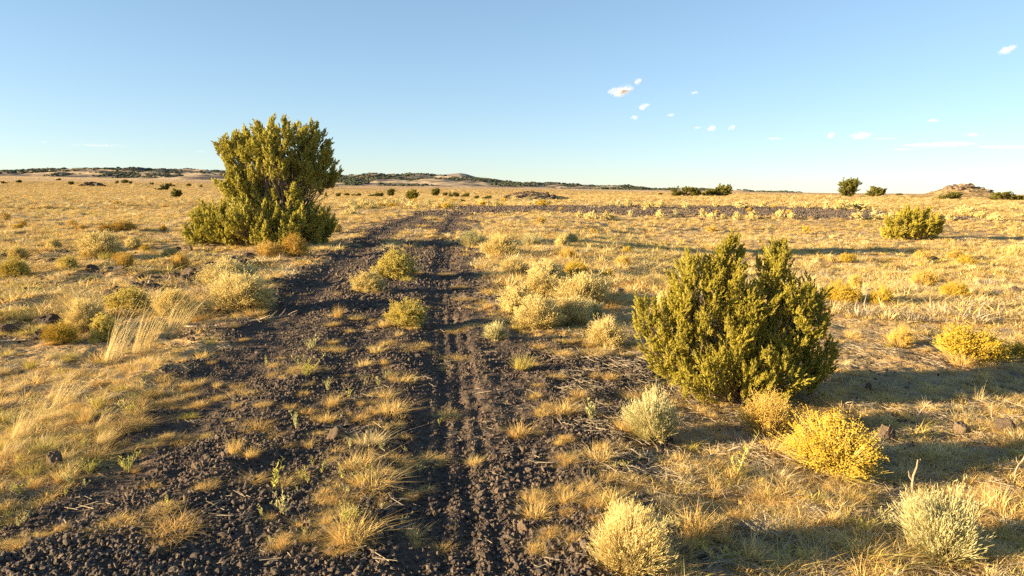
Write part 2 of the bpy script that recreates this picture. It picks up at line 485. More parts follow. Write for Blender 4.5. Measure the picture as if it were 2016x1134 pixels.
def b_ground(n):
    geo = N(n, 'ShaderNodeNewGeometry'); P = geo.outputs['Position']
    at = N(n, 'ShaderNodeAttribute'); at.attribute_name = 'cinder'
    ln = N(n, 'ShaderNodeVectorMath', operation='LENGTH'); n.links.new(P, ln.inputs[0])
    # dry soil with thatch
    s1 = ramp(n, noise(n, 0.55, 5, P, 0.6), [(0.3, (0.36, 0.23, 0.095)), (0.5, (0.50, 0.345, 0.15)), (0.7, (0.58, 0.42, 0.2))])
    s2 = ramp(n, noise(n, 14, 5, P, 0.7), [(0.34, (0.14, 0.088, 0.05)), (0.52, (0.36, 0.24, 0.11)), (0.72, (0.56, 0.41, 0.20))])
    soil = mixc(n, 0.55, s1, s2)
    big = ramp(n, noise(n, 0.035, 4, P, 0.55), [(0.35, (0.28, 0.18, 0.085)), (0.5, (0.46, 0.32, 0.145)), (0.7, (0.58, 0.44, 0.22))])
    soil = mixc(n, 0.35, soil, big)
    # far plain: bands of tan and dark brush
    mp = N(n, 'ShaderNodeMapping'); mp.inputs['Scale'].default_value = (0.0012, 0.006, 0.0); n.links.new(P, mp.inputs[0])
    plain = ramp(n, noise(n, 1.0, 5, mp.outputs[0], 0.6), [(0.36, (0.24, 0.15, 0.085)), (0.45, (0.46, 0.31, 0.16)), (0.53, (0.60, 0.43, 0.22)), (0.7, (0.66, 0.50, 0.28))])
    far = N(n, 'ShaderNodeMapRange'); n.links.new(ln.outputs['Value'], far.inputs[0]); far.inputs[1].default_value = 150; far.inputs[2].default_value = 500
    soil = mixc(n, far.outputs[0], soil, plain)
    cin = ramp(n, noise(n, 30, 4, P, 0.7), [(0.3, (0.035, 0.027, 0.022)), (0.5, (0.09, 0.067, 0.05)), (0.72, (0.20, 0.145, 0.10))])
    cin = mixc(n, noise(n, 1.2, 3, P), cin, (0.095, 0.072, 0.055))
    dust = ramp(n, noise(n, 0.8, 4, P, 0.6), [(0.52, (0, 0, 0)), (0.75, (0.4, 0.4, 0.4))])
    cin = mixc(n, dust, cin, (0.26, 0.18, 0.11))
    c = mixc(n, at.outputs['Fac'], soil, cin)
    p = N(n, 'ShaderNodeBsdfPrincipled'); p.inputs['Roughness'].default_value = 0.95; p.inputs['Specular IOR Level'].default_value = 0.1
    n.links.new(c, p.inputs['Base Color'])
    b1 = N(n, 'ShaderNodeBump'); b1.inputs['Strength'].default_value = 0.9; b1.inputs['Distance'].default_value = 0.02
    n.links.new(noise(n, 38, 5, P, 0.7), b1.inputs['Height'])
    b2 = N(n, 'ShaderNodeBump'); b2.inputs['Strength'].default_value = 0.9; b2.inputs['Distance'].default_value = 0.25
    n.links.new(noise(n, 2.2, 5, P, 0.65), b2.inputs['Height']); n.links.new(b1.outputs[0], b2.inputs['Normal'])
    b3 = N(n, 'ShaderNodeBump'); b3.inputs['Strength'].default_value = 1.0
    dm = N(n, 'ShaderNodeMath', operation='MULTIPLY'); n.links.new(far.outputs[0], dm.inputs[0]); dm.inputs[1].default_value = 6.0
    n.links.new(dm.outputs[0], b3.inputs['Distance']); n.links.new(noise(n, 0.25, 6, P, 0.7), b3.inputs['Height']); n.links.new(b2.outputs[0], b3.inputs['Normal'])
    n.links.new(b3.outputs[0], p.inputs['Normal'])
    return p.outputs[0]
M_GROUND = mat('ground', b_ground)

def b_hill(n):
    geo = N(n, 'ShaderNodeNewGeometry'); P = geo.outputs['Position']
    mp = N(n, 'ShaderNodeMapping'); mp.inputs['Scale'].default_value = (1, 1, 4.0); n.links.new(P, mp.inputs[0])
    c = ramp(n, noise(n, 0.006, 6, mp.outputs[0], 0.62), [(0.41, (0.12, 0.11, 0.105)), (0.49, (0.22, 0.18, 0.14)), (0.55, (0.48, 0.36, 0.22)), (0.7, (0.66, 0.53, 0.36))])
    p = N(n, 'ShaderNodeBsdfDiffuse'); n.links.new(c, p.inputs[0]); return p.outputs[0]
M_HILL = mat('hill', b_hill)
M_WOODL = plant_mat('distant woodland', (0.055, 0.065, 0.045), (0.075, 0.085, 0.055), (0.10, 0.105, 0.065), 0.1, 0.4)
M_CONE = mat('far cone', lambda n: (lambda d: (n.links.new(ramp(n, noise(n, 0.004, 4, N(n, 'ShaderNodeNewGeometry').outputs['Position']), [(0.3, (0.24, 0.20, 0.18)), (0.7, (0.33, 0.27, 0.23))]), d.inputs[0]), d.outputs[0])[1])(N(n, 'ShaderNodeBsdfDiffuse')))

def b_cloud(n):
    d = N(n, 'ShaderNodeBsdfDiffuse'); d.inputs[0].default_value = (0.93, 0.93, 0.93, 1)
    tl = N(n, 'ShaderNodeBsdfTranslucent'); tl.inputs[0].default_value = (0.93, 0.93, 0.93, 1)
    a = N(n, 'ShaderNodeMixShader'); a.inputs[0].default_value = 0.45
    n.links.new(d.outputs[0], a.inputs[1]); n.links.new(tl.outputs[0], a.inputs[2])
    t = N(n, 'ShaderNodeBsdfTransparent')
    x = N(n, 'ShaderNodeMixShader'); x.inputs[0].default_value = 0.015
    n.links.new(t.outputs[0], x.inputs[1]); n.links.new(a.outputs[0], x.inputs[2])
    return x.outputs[0]
M_CLOUD = mat('cloud', b_cloud)

# ------------------------------------------------------------------ object helpers
def link(name, me, parent=None):
    o = bpy.data.objects.new(name, me); COL.objects.link(o)
    if parent: o.parent = parent
    return o

def tag(o, label=None, cat=None, group=None, kind=None):
    if label: o['label'] = label
    if cat: o['category'] = cat
    if group: o['group'] = group
    if kind: o['kind'] = kind
    return o

def thing(name, loc, rz=0.0, scale=(1, 1, 1), label=None, cat=None, group=None):
    o = bpy.data.objects.new(name, None); COL.objects.link(o)
    o.empty_display_size = 0.1
    o.location = loc; o.rotation_euler = (0, 0, rz); o.scale = scale
    return tag(o, label, cat, group)

def instance_tree(proto_parts, name, loc, rz, scale, label, cat, group=None):
    """a thing of its own whose part objects share the given meshes: [(part name, mesh), ...]"""
    t = thing(name, loc, rz, scale, label, cat, group)
    for pn, me in proto_parts:
        o = link(pn, me, t)
        if pn != 'stem': tag(o, kind='stuff')
    return t

# ------------------------------------------------------------------ the ground: one sheet to the horizon
def build_ground():
    r_near = np.exp(np.linspace(math.log(1.1), math.log(60), 560))
    r_far = np.exp(np.linspace(math.log(60), math.log(16000), 170))[1:]
    r = np.concatenate([np.array([0.25, 0.6]), r_near, r_far])
    th = np.concatenate([np.linspace(-0.80, 0.80, 570), np.linspace(0.80, 2 * math.pi - 0.80, 70)[1:-1]])
    nr, nth = len(r), len(th)
    TT, RR = np.meshgrid(th, r)
    x = RR * np.sin(TT); y = RR * np.cos(TT)
    c = cinder_mask(x, y); z = H(x, y)
    v = np.stack([x, y, z], -1).reshape(-1, 3)
    v = np.concatenate([v, [[0, 0, h1(0, 0)]]])
    i = np.arange(nr - 1)[:, None]; j = np.arange(nth)[None, :]; jn = (j + 1) % nth
    a = i * nth + j; b = i * nth + jn; cc = (i + 1) * nth + jn; d = (i + 1) * nth + j
    t = np.concatenate([np.stack([a, d, cc], -1).reshape(-1, 3), np.stack([a, cc, b], -1).reshape(-1, 3)])
    k = np.arange(nth); t = np.concatenate([t, np.stack([np.full(nth, nr * nth), k, (k + 1) % nth], -1)])
    mb = MB(); mb.add(v, t)
    me = mb.mesh('ground', M_GROUND, True)
    at = me.attributes.new('cinder', 'FLOAT', 'POINT')
    at.data.foreach_set('value', np.concatenate([c.ravel(), [1.0]]).astype(np.float32))
    o = link('ground', me); tag(o, kind='structure')
build_ground()

# ------------------------------------------------------------------ far hills
def ridge(name, crest, d0, d1, d2, material, rough, base_drop=10, seed=3, n=260, rows=26):
    px = np.array([c[0] for c in crest], float); py = np.array([c[1] for c in crest], float)
    X = np.linspace(px[0], px[-1], n)
    Yc = np.interp(X, px, py)
    eye = 372 + (X - 1008) * math.tan(ROLL)
    mb = MB(); V = []
    for k in range(rows):
        u = k / (rows - 1)
        d = d0 + (d1 - d0) * min(1, u / 0.6) if u < 0.6 else d1 + (d2 - d1) * (u - 0.6) / 0.4
        x = (X - 1008) / F * d; y = np.full(n, d)
        zb = base_h(x, y) - base_drop
        zt = EYE + d1 * (eye - Yc) / F
        w = math.sin(min(1, u / 0.6) * math.pi / 2) ** 0.9 if u < 0.6 else math.cos((u - 0.6) / 0.4 * math.pi / 2)
        w = w * np.ones(n) * sstep(0, 0.04, np.minimum(X - X[0], X[-1] - X) / (X[-1] - X[0]))
        nz = (fbm(x / (d1 * 0.03), y / (d1 * 0.03), seed, 4) - 0.5) * rough * np.sin(np.pi * np.clip(u * 0.98, 0, 1))
        z = zb + (zt - zb) * w + nz
        V.append(np.stack([x, y, z], -1))
    v = np.array(V).reshape(-1, 3)
    i = np.arange(rows - 1)[:, None]; j = np.arange(n - 1)[None]
    a = i * n + j
    t = np.concatenate([np.stack([a, a + 1, a + n + 1], -1).reshape(-1, 3), np.stack([a, a + n + 1, a + n], -1).reshape(-1, 3)])
    mb.add(v, t)
    o = link(name, mb.mesh(name, material, True)); tag(o, kind='structure')
    return v.reshape(rows, n, 3)

ridge_a = ridge('hills', [(-420, 342), (-150, 341), (0, 340), (40, 338), (80, 336), (105, 334), (135, 333), (200, 335), (300, 336), (380, 337), (440, 338), (520, 341), (600, 345), (660, 350)], 3600, 4600, 6400, M_HILL, 46, seed=5)
ridge_b = ridge('hills', [(520, 352), (600, 348), (660, 346.5), (700, 347), (740, 345), (800, 347), (850, 348), (900, 349), (950, 354), (1000, 359), (1060, 363), (1150, 367), (1250, 371), (1380, 375.5), (1500, 379), (1600, 382)], 2900, 3900, 5600, M_HILL, 46, seed=15)
cone = ridge('hills', [(790, 352), (835, 349), (860, 346.5), (890, 343), (905, 341.5), (918, 343.5), (935, 348.5), (955, 355), (980, 360)], 7200, 8000, 9400, M_CONE, 8, seed=25, n=80)

# ------------------------------------------------------------------ prototypes of plants
def tuft_mesh(name, material, n, rad, h, w, lean=0.5, spread=1.0, wind=0.0, curl=0.35, thatch=0):
    mb = MB()
    if thatch:
        a = rng.uniform(0, 6.28, thatch); rr = rad * 1.15 * np.sqrt(rng.uniform(0, 1, thatch))
        blades(mb, np.stack([rr * np.cos(a), rr * np.sin(a), np.full(thatch, -0.005)], 1), rng.uniform(0, 6.28, thatch), rng.uniform(0.8, 3.0, thatch), h * rng.uniform(0.06, 0.2, thatch), np.full(thatch, w), 0.3)
    a = rng.uniform(0, 6.28, n); rr = rad * 0.55 * np.sqrt(rng.uniform(0, 1, n))
    base = np.stack([rr * np.cos(a), rr * np.sin(a), np.full(n, -0.01)], 1)
    hh = h * rng.uniform(0.45, 1.05, n)
    az = a + rng.normal(0, 1.1 * spread, n)
    le = np.abs(rng.normal(lean, lean * 0.65, n)); hh = hh * np.where(rng.uniform(0, 1, n) < 0.3, 0.5, 1.0)
    if wind:
        vx = np.cos(az) * le + wind; vy = np.sin(az) * le - wind * 0.1
        az = np.arctan2(vy, vx); le = np.hypot(vx, vy)
    blades(mb, base, az, le, hh, w * rng.uniform(0.6, 1.3, n), curl)
    return mb.mesh(name, material)

def mat_mesh(name, material, n, rad, h, w):
    """low curly mat of dead grass"""
    mb = MB(); a = rng.uniform(0, 6.28, n); rr = rad * np.sqrt(rng.uniform(0, 1, n))
    base = np.stack([rr * np.cos(a), rr * np.sin(a), np.full(n, -0.005)], 1)
    blades(mb, base, rng.uniform(0, 6.28, n), rng.uniform(0.2, 1.6, n), h * rng.uniform(0.4, 1.1, n) * (1.1 - 0.6 * rr / rad), w * rng.uniform(0.6, 1.3, n), 0.6)
    return mb.mesh(name, material)

def forb_meshes(stalks, h, seed, leafm):
    g = np.random.default_rng(seed); ms, ml = MB(), MB()
    for s in range(stalks):
        a = g.uniform(0, 6.28); le = g.uniform(0.1, 0.9); hh = h * g.uniform(0.5, 1.0)
        k = 6; t = np.linspace(0, 1, k)
        bx, by = g.uniform(-0.05, 0.05, 2) * h
        pts = np.stack([bx + np.cos(a) * le * hh * t ** 1.3, by + np.sin(a) * le * hh * t ** 1.3, hh * t - 0.01], 1)
        tube(ms, pts, 0.010 * h * (1.1 - 0.6 * t), 4)
        nl = 16; tt = g.uniform(0.15, 1.0, nl)
        A = np.stack([np.interp(tt, t, pts[:, q]) for q in range(3)], 1)
        la = g.uniform(0, 6.28, nl)
        d = unit(np.stack([np.cos(la) * 0.8, np.sin(la) * 0.8, g.uniform(0.5, 1.3, nl)], 1))
        leaves(ml, A, d, h * g.uniform(0.10, 0.2, nl), h * g.uniform(0.035, 0.06, nl))
    return [('stem', ms.mesh('stem', M_SAGE)), ('leaves', ml.mesh('leaves', leafm))]

def shrub_meshes(seed, stem_m, head_m, n_main=110, twigs=4, heads=3, head_r=0.016, stem_r=0.006, domed=True, head_long=False, leafm=None):
    """rabbitbrush: stems fan out from one base into a dome, tips carry flower or seed heads. Unit size: radius 0.5, height 1"""
    g = np.random.default_rng(seed); ms, mh = MB(), MB()
    A = np.stack([g.normal(0, 0.07, n_main), g.normal(0, 0.07, n_main), np.full(n_main, -0.02)], 1)
    ph = g.uniform(0, 6.28, n_main); ct = g.uniform(0.12, 1.0, n_main); st = np.sqrt(1 - ct ** 2)
    lob = 0.52 + 0.58 * vnoise(ph * 1.6 + seed, ct * 3.4, seed) + 0.30 * vnoise(ph * 3.1 + seed, ct * 6.0, seed + 1)
    lob = np.minimum(lob, 1.04)
    E = np.stack([np.cos(ph) * st * 0.5, np.sin(ph) * st * 0.5, 0.12 + 0.82 * ct], 1) * (lob * g.uniform(0.74, 1.08, n_main))[:, None]
    Mid = A + (E - A) * 0.55 + np.array([0, 0, -0.05]) * (1 - ct)[:, None]
    prisms(ms, A, Mid, stem_r * 1.3, stem_r)
    Ts = []
    for k in range(twigs):
        d = E - Mid
        T = Mid + d * g.uniform(0.75, 1.12, n_main)[:, None] + g.normal(0, 0.055, (n_main, 3))
        prisms(ms, Mid, T, stem_r * 0.9, stem_r * 0.45)
        Ts.append((T, unit(T - Mid)))
    top = ct > (0.16 if head_m is M_CREAM else 0.30)
    for T, d in Ts:
        T, d = T[top], d[top]; n_main = len(T)
        for k in range(heads):
            C = T + g.normal(0, 0.024, (n_main, 3)) - d * (g.uniform(0, 0.05, n_main) * (3.5 if head_long else 1))[:, None]
            if head_long:
                dd = unit(d + g.normal(0, 0.35, d.shape) + np.array([0, 0, 0.35]))
                leaves(mh, C, dd, np.full(n_main, 0.07) * g.uniform(0.6, 1.3, n_main), np.full(n_main, head_r * 0.8))
            else:
                octas(mh, C, head_r * g.uniform(0.6, 1.2, n_main))
    return [('stems', ms.mesh('stems', stem_m)), ('seed_heads' if head_m is not M_YELLOW else 'flower_heads', mh.mesh('heads', head_m))]

M_WISP = plant_mat('wispy straw stems', (0.52, 0.42, 0.18), (0.62, 0.51, 0.24), (0.70, 0.59, 0.31), 0.25, 6)
SHRUB = {
    'cream':  [shrub_meshes(100, M_SAGE, M_CREAM, 190, 6, 7, 0.014)] + [shrub_meshes(101 + k, M_WISP, M_CREAM, 280, 7, 3, 0.015, 0.0055, head_long=True) for k in range(3)],
    'yellow': [shrub_meshes(120 + k, M_OLIVE, M_YELLOW, 180, 6, 5, 0.013) for k in range(3)],
    'ochre':  [shrub_meshes(140 + k, M_DRYSTEM, M_OCHRE, 170, 6, 5, 0.013) for k in range(2)],
    'lime':   [shrub_meshes(160 + k, M_OLIVE, M_CREAM, 180, 6, 8, 0.014) for k in range(2)],
    'sage':   [shrub_meshes(180 + k, M_SAGE, M_SILVER, 150, 6, 3, 0.014, head_long=True) for k in range(3)]}
for mset in SHRUB['lime']:
    mset[1][1].materials[0] = plant_mat('pale yellow flower heads', (0.58, 0.46, 0.08), (0.66, 0.54, 0.13), (0.70, 0.60, 0.22), 0.25, 8) if 'pale yellow flower heads' not in bpy.data.materials else bpy.data.materials['pale yellow flower heads']
NEARSHRUB = {
    'cream': [shrub_meshes(310, M_WISP, M_CREAM, 300, 8, 4, 0.0085, 0.0042, head_long=True)],
    'yellow': [shrub_meshes(311, M_OLIVE, M_YELLOW, 250, 7, 7, 0.0085, 0.0045)],
    'ochre': [shrub_meshes(312, M_DRYSTEM, M_OCHRE, 220, 7, 5, 0.009, 0.0045)],
    'sage': [shrub_meshes(313, M_SAGE, M_SILVER, 230, 7, 4, 0.011, 0.0045, head_long=True)]}
NEARSHRUB['lime'] = [shrub_meshes(314, M_OLIVE, M_CREAM, 260, 7, 5, 0.009, 0.0042, head_long=True)]
FARSHRUB = {
    'cream': [shrub_meshes(200 + k, M_SAGE, M_CREAM, 40, 3, 2, 0.05, 0.012) for k in range(3)],
    'ochre': [shrub_meshes(220 + k, M_DRYSTEM, M_OCHRE, 40, 3, 2, 0.05, 0.012) for k in range(2)],
    'yellow': [shrub_meshes(230 + k, M_OLIVE, M_YELLOW, 40, 3, 2, 0.05, 0.012) for k in range(2)],
    'sage': [shrub_meshes(240 + k, M_SAGE, M_SILVER, 40, 3, 2, 0.05, 0.012) for k in range(2)]}
FARSHRUB['lime'] = FARSHRUB['yellow']

# ------------------------------------------------------------------ junipers
def juniper(lobes, n_clump, clump_len, n_plume, plume_len, n_twig, twig_len, twig_w, seed, up=0.8, trunk=None, limb_r=0.05, shell=0.55, ragged=0.0):
    """lobes: (x, y, z, rx, ry, rz, weight) ellipsoids of foliage. Returns (crown MB, wood MB)"""
    g = np.random.default_rng(seed); cr, wd = MB(), MB()
    w = np.array([l[6] for l in lobes]); w = w / w.sum()
    li = g.choice(len(lobes), n_clump, p=w)
    Lc = np.array([l[:3] for l in lobes])[li]; Lr = np.array([l[3:6] for l in lobes])[li]
    d = unit(g.normal(size=(n_clump, 3)))
    rad = shell + (1 - shell) * g.uniform(0, 1, n_clump) ** 0.6
    rad = rad * (1 + ragged * (g.uniform(0, 1, n_clump) ** 4))
    tip = Lc + d * Lr * rad[:, None]
    tip[:, 2] = np.maximum(tip[:, 2], clump_len * 0.35)
    cd = unit(d * np.array([1, 1, 0.5]) * (1 - up * 0.55) + np.array([0, 0, up]) + g.normal(0, 0.22, (n_clump, 3)))
    cl = clump_len * g.uniform(0.6, 1.25, n_clump)
    base = tip - cd * (cl * 0.8)[:, None]
    base[:, 2] = np.maximum(base[:, 2], 0.0)
    # limbs from the root to every clump, sagging outward
    root = np.array([0, 0, 0.0])
    for k in range(n_clump):
        b = base[k]; s = trunk(g, b) if trunk else root + g.normal(0, 0.03, 3)
        mid = s * 0.5 + b * 0.5 + np.array([b[0] * 0.12, b[1] * 0.12, -0.04 * abs(b[2])]) + g.normal(0, 0.03, 3) * clump_len
        t3 = tip[k] - cd[k] * cl[k] * 0.25
        tube(wd, [s, s * 0.3 + mid * 0.7, mid * 0.45 + b * 0.55, b, t3], np.array([1.0, 0.75, 0.5, 0.32, 0.12]) * limb_r * g.uniform(0.5, 1.1), 5)
    # plumes along each clump
    P = n_clump * n_plume
    ci = np.repeat(np.arange(n_clump), n_plume)
    t = g.uniform(0, 1, P) ** 0.8
    p, q = perp(cd[ci]); a = g.uniform(0, 6.28, P)[:, None]
    side = p * np.cos(a) + q * np.sin(a)
    rw = (0.22 * cl[ci] * (1.05 - t * 0.85))
    pb = base[ci] + cd[ci] * (cl[ci] * t)[:, None] + side * (rw * g.uniform(0.2, 1, P))[:, None]
    pd = unit(cd[ci] * 1.0 + side * (0.75 * (1.05 - t))[:, None] + np.array([0, 0, 0.35]) + g.normal(0, 0.18, (P, 3)))
    pl = plume_len * g.uniform(0.6, 1.3, P)
    # twiglets along each plume
    T = P * n_twig; pi = np.repeat(np.arange(P), n_twig)
    t = g.uniform(0, 1, T)
    p, q = perp(pd[pi]); a = g.uniform(0, 6.28, T)[:, None]
    side = p * np.cos(a) + q * np.sin(a)
    A = pb[pi] + pd[pi] * (pl[pi] * t)[:, None]
    td = unit(pd[pi] + side * (0.9 * (1.1 - t))[:, None] + g.normal(0, 0.15, (T, 3)))
    A[:, 2] = np.maximum(A[:, 2], 0.02)
    spikes(cr, A, td, twig_len * g.uniform(0.6, 1.3, T), twig_w * g.uniform(0.7, 1.3, T))
    return cr, wd

def put_juniper(name, loc, parts, label, rz=0, scale=(1, 1, 1), group=None, cat='tree'):
    cr, wd = parts
    t = thing(name, loc, rz, scale, label, cat, group)
    tag(link('crown', cr, t), kind='stuff'); link('trunk', wd, t)
    return t

# the tall juniper on the left verge: foot seen at row 487 of the photo
xy = hit(545, 484); BX, BY = xy
d_big = BY
def bl(px, py, depth, rx, rz, w, ry=None):
    """a lobe of the big juniper from where it shows, its depth offset and radii in metres"""
    k = (d_big + depth) / F
    eye = 372 + (px - 1008) * math.tan(ROLL)
    x = (px - 1008) * k - BX; z = EYE + (eye - py) * k - h1(BX, BY)
    return (x, depth, z, rx, ry or rx, rz, w)
bl_ = [bl(555, 296, 0, 1.08, 0.72, 4.2, 0.95), bl(515, 300, -0.2, 0.72, 0.62, 1.6), bl(612, 305, 0.1, 0.60, 0.75, 2.0), bl(468, 300, 0, 0.48, 0.42, 1.6),
       bl(636, 345, 0.2, 0.46, 0.36, 1.5), bl(560, 360, -0.3, 0.95, 0.55, 2.4, 0.8), bl(485, 370, -0.3, 0.56, 0.5, 2.0), bl(500, 430, -0.6, 0.75, 0.55, 3.4),
       bl(418, 436, -0.3, 0.50, 0.52, 2.6), bl(392, 460, -0.3, 0.36, 0.30, 1.2), bl(450, 455, -0.5, 0.5, 0.38, 2.0), bl(590, 435, -0.5, 0.70, 0.50, 3.0), bl(628, 448, 0.2, 0.40, 0.42, 1.8),
       bl(550, 455, -0.7, 0.75, 0.42, 2.6), bl(540, 440, 0.6, 0.8, 0.5, 1.2)]
def big_trunk(g, b):
    f = min(1.0, max(0.0, b[2] / 3.0))
    s = np.array([g.normal(0, 0.10), g.normal(0, 0.08), 0.0])
    if b[2] > 1.3 and g.uniform() < 0.8:
        s = np.array([g.choice([-0.25, 0.1, 0.35]) + g.normal(0, 0.04), g.normal(0, 0.06), 0.5 + 0.4 * g.uniform()])
    return s
cr, wd = juniper(bl_, 620, 0.48, 18, 0.16, 10, 0.08, 0.033, 5, up=0.75, trunk=big_trunk, limb_r=0.020, shell=0.48, ragged=0.16)
for fx in (-0.25, 0.1, 0.35):
    tube(wd, [(fx * 0.3, 0, -0.1), (fx * 0.6, 0.02, 0.3), (fx, 0, 0.7), (fx * 1.3, 0.05, 1.3), (fx * 1.6, 0.0, 2.0)], [0.13, 0.11, 0.095, 0.07, 0.03], 9)
gl = np.random.default_rng(44)
for lx, lz, ly in ((0.35, 1.75, -0.85), (0.6, 1.5, -0.8), (0.15, 2.1, -0.8), (0.75, 1.0, -0.85), (0.45, 0.75, -0.9), (-0.5, 1.2, -0.85), (0.95, 1.6, -0.4), (1.3, 1.15, -0.2), (-0.9, 2.0, -0.4)):
    a = np.array([lx * 0.2, -0.1, 0.15]); b = np.array([lx, ly, lz])
    pts = [a + (b - a) * t + np.array([0.10 * math.sin(t * 7 + lx * 9), 0, 0.09 * math.sin(t * 5 + lz * 7)]) for t in np.linspace(0, 1, 8)]
    tube(wd, pts, np.linspace(0.038, 0.010, 8), 6)
    for q in (4, 5, 6):
        e = pts[q] + gl.normal(0, 0.16, 3) + np.array([0, -0.08, 0.16])
        tube(wd, [pts[q], (pts[q] + e) / 2 + gl.normal(0, 0.02, 3), e], [0.013, 0.009, 0.004], 5)
big = put_juniper('juniper_tree', (BX, BY, h1(BX, BY)), (cr.mesh('crown', M_JUN), wd.mesh('trunk', M_BARK)),
                  'tallest juniper, standing at the left edge of the dark cinder track')

# young juniper on the right verge
xy = hit(1462, 785); JX, JY = xy
def jl(px, py, depth, rx, rz, w, ry=None):
    k = (JY + depth) / F
    eye = 372 + (px - 1008) * math.tan(ROLL)
    return ((px - 1008) * k - JX, depth, EYE + (eye - py) * k - h1(JX, JY), rx, ry or rx, rz, w)
jl_ = [jl(1385, 590, 0, 0.27, 0.33, 3.0), jl(1425, 545, 0.05, 0.14, 0.22, 1.9), jl(1532, 565, 0.0, 0.11, 0.28, 2.0), jl(1570, 650, -0.1, 0.22, 0.27, 2.6), jl(1600, 620, 0.0, 0.14, 0.26, 1.6),
       jl(1335, 650, 0, 0.19, 0.28, 2.2), jl(1318, 700, -0.1, 0.15, 0.16, 1.1), jl(1440, 690, -0.15, 0.32, 0.26, 3.0), jl(1400, 740, -0.2, 0.28, 0.16, 2.0), jl(1540, 740, -0.2, 0.25, 0.18, 2.2),
       jl(1612, 715, 0.0, 0.16, 0.2, 1.6), jl(1482, 625, -0.1, 0.14, 0.24, 1.6), jl(1490, 690, 0.2, 0.36, 0.22, 1.4), jl(1470, 770, -0.2, 0.36, 0.10, 1.2), jl(1365, 540, 0.05, 0.10, 0.13, 0.6), jl(1430, 500, 0.05, 0.08, 0.10, 0.6), jl(1520, 500, 0.1, 0.05, 0.10, 0.6), jl(1285, 640, 0.0, 0.10, 0.18, 0.6)]
cr, wd = juniper(jl_, 520, 0.21, 15, 0.075, 16, 0.027, 0.0088, 9, up=0.75, limb_r=0.008, shell=0.42, ragged=0.32)
put_juniper('juniper_shrub', (JX, JY, h1(JX, JY)), (cr.mesh('crown', M_JUN2), wd.mesh('trunk', M_BARK)),
            'bushy young yellow-green juniper with a split top on the right verge of the track', cat='shrub')

# juniper dome out in the right-hand grass
xy = hit(1807, 474); x, y = xy
cr, wd = juniper([(-0.35, 0, 0.40, 0.5, 0.5, 0.38, 2), (0.30, 0, 0.45, 0.5, 0.5, 0.42, 2), (0.05, 0.1, 0.58, 0.45, 0.4, 0.34, 2), (0.6, 0.1, 0.3, 0.28, 0.3, 0.26, 1), (-0.65, 0, 0.25, 0.22, 0.25, 0.22, 0.8)],
                 230, 0.30, 12, 0.12, 10, 0.06, 0.020, 12, up=0.65, limb_r=0.012)
MID_J = (cr.mesh('crown', M_JUN2), wd.mesh('trunk', M_BARK))
ks = 126 * y / F / 1.85
put_juniper('juniper_shrub', (x, y + 0.4, h1(x, y)), MID_J, 'low round juniper bush alone in the open grass, casting a long shadow', scale=(ks, ks, ks), cat='shrub')

# far junipers: a few shapes, each copy its own thing; unit height about 1
def far_proto(seed, kind):
    g = np.random.default_rng(seed)
    if kind == 'round':
        lob = [(0, 0, 0.52, 0.40, 0.40, 0.42, 5), (0, 0, 0.26, 0.38, 0.36, 0.24, 4)] + [(g.uniform(-.25, .25), g.uniform(-.2, .2), g.uniform(.35, .75), .26, .26, .24, 1) for _ in range(4)]
    elif kind == 'wide':
        lob = [(g.uniform(-.7, .7), g.uniform(-.3, .3), g.uniform(.25, .6), .34, .34, .3, 1) for _ in range(7)] + [(-.45, 0, .2, .4, .3, .2, 2), (.4, 0, .2, .4, .3, .2, 2)]
    else:
        lob = [(g.uniform(-.45, .45), g.uniform(-.3, .3), g.uniform(.3, .65), .30, .30, .3, 1) for _ in range(6)] + [(0, 0, .22, .5, .4, .22, 3)]
    cr, wd = juniper(lob, 120, 0.26, 7, 0.13, 6, 0.09, 0.045, seed, up=0.6, limb_r=0.010, shell=0.35)
    return cr.mesh('crown', M_JUNF), wd.mesh('trunk', M_BARK)
FARJ = {k: [far_proto(300 + i * 7 + q, k) for q in range(3)] for i, k in enumerate(('round', 'wide', 'lumpy'))}
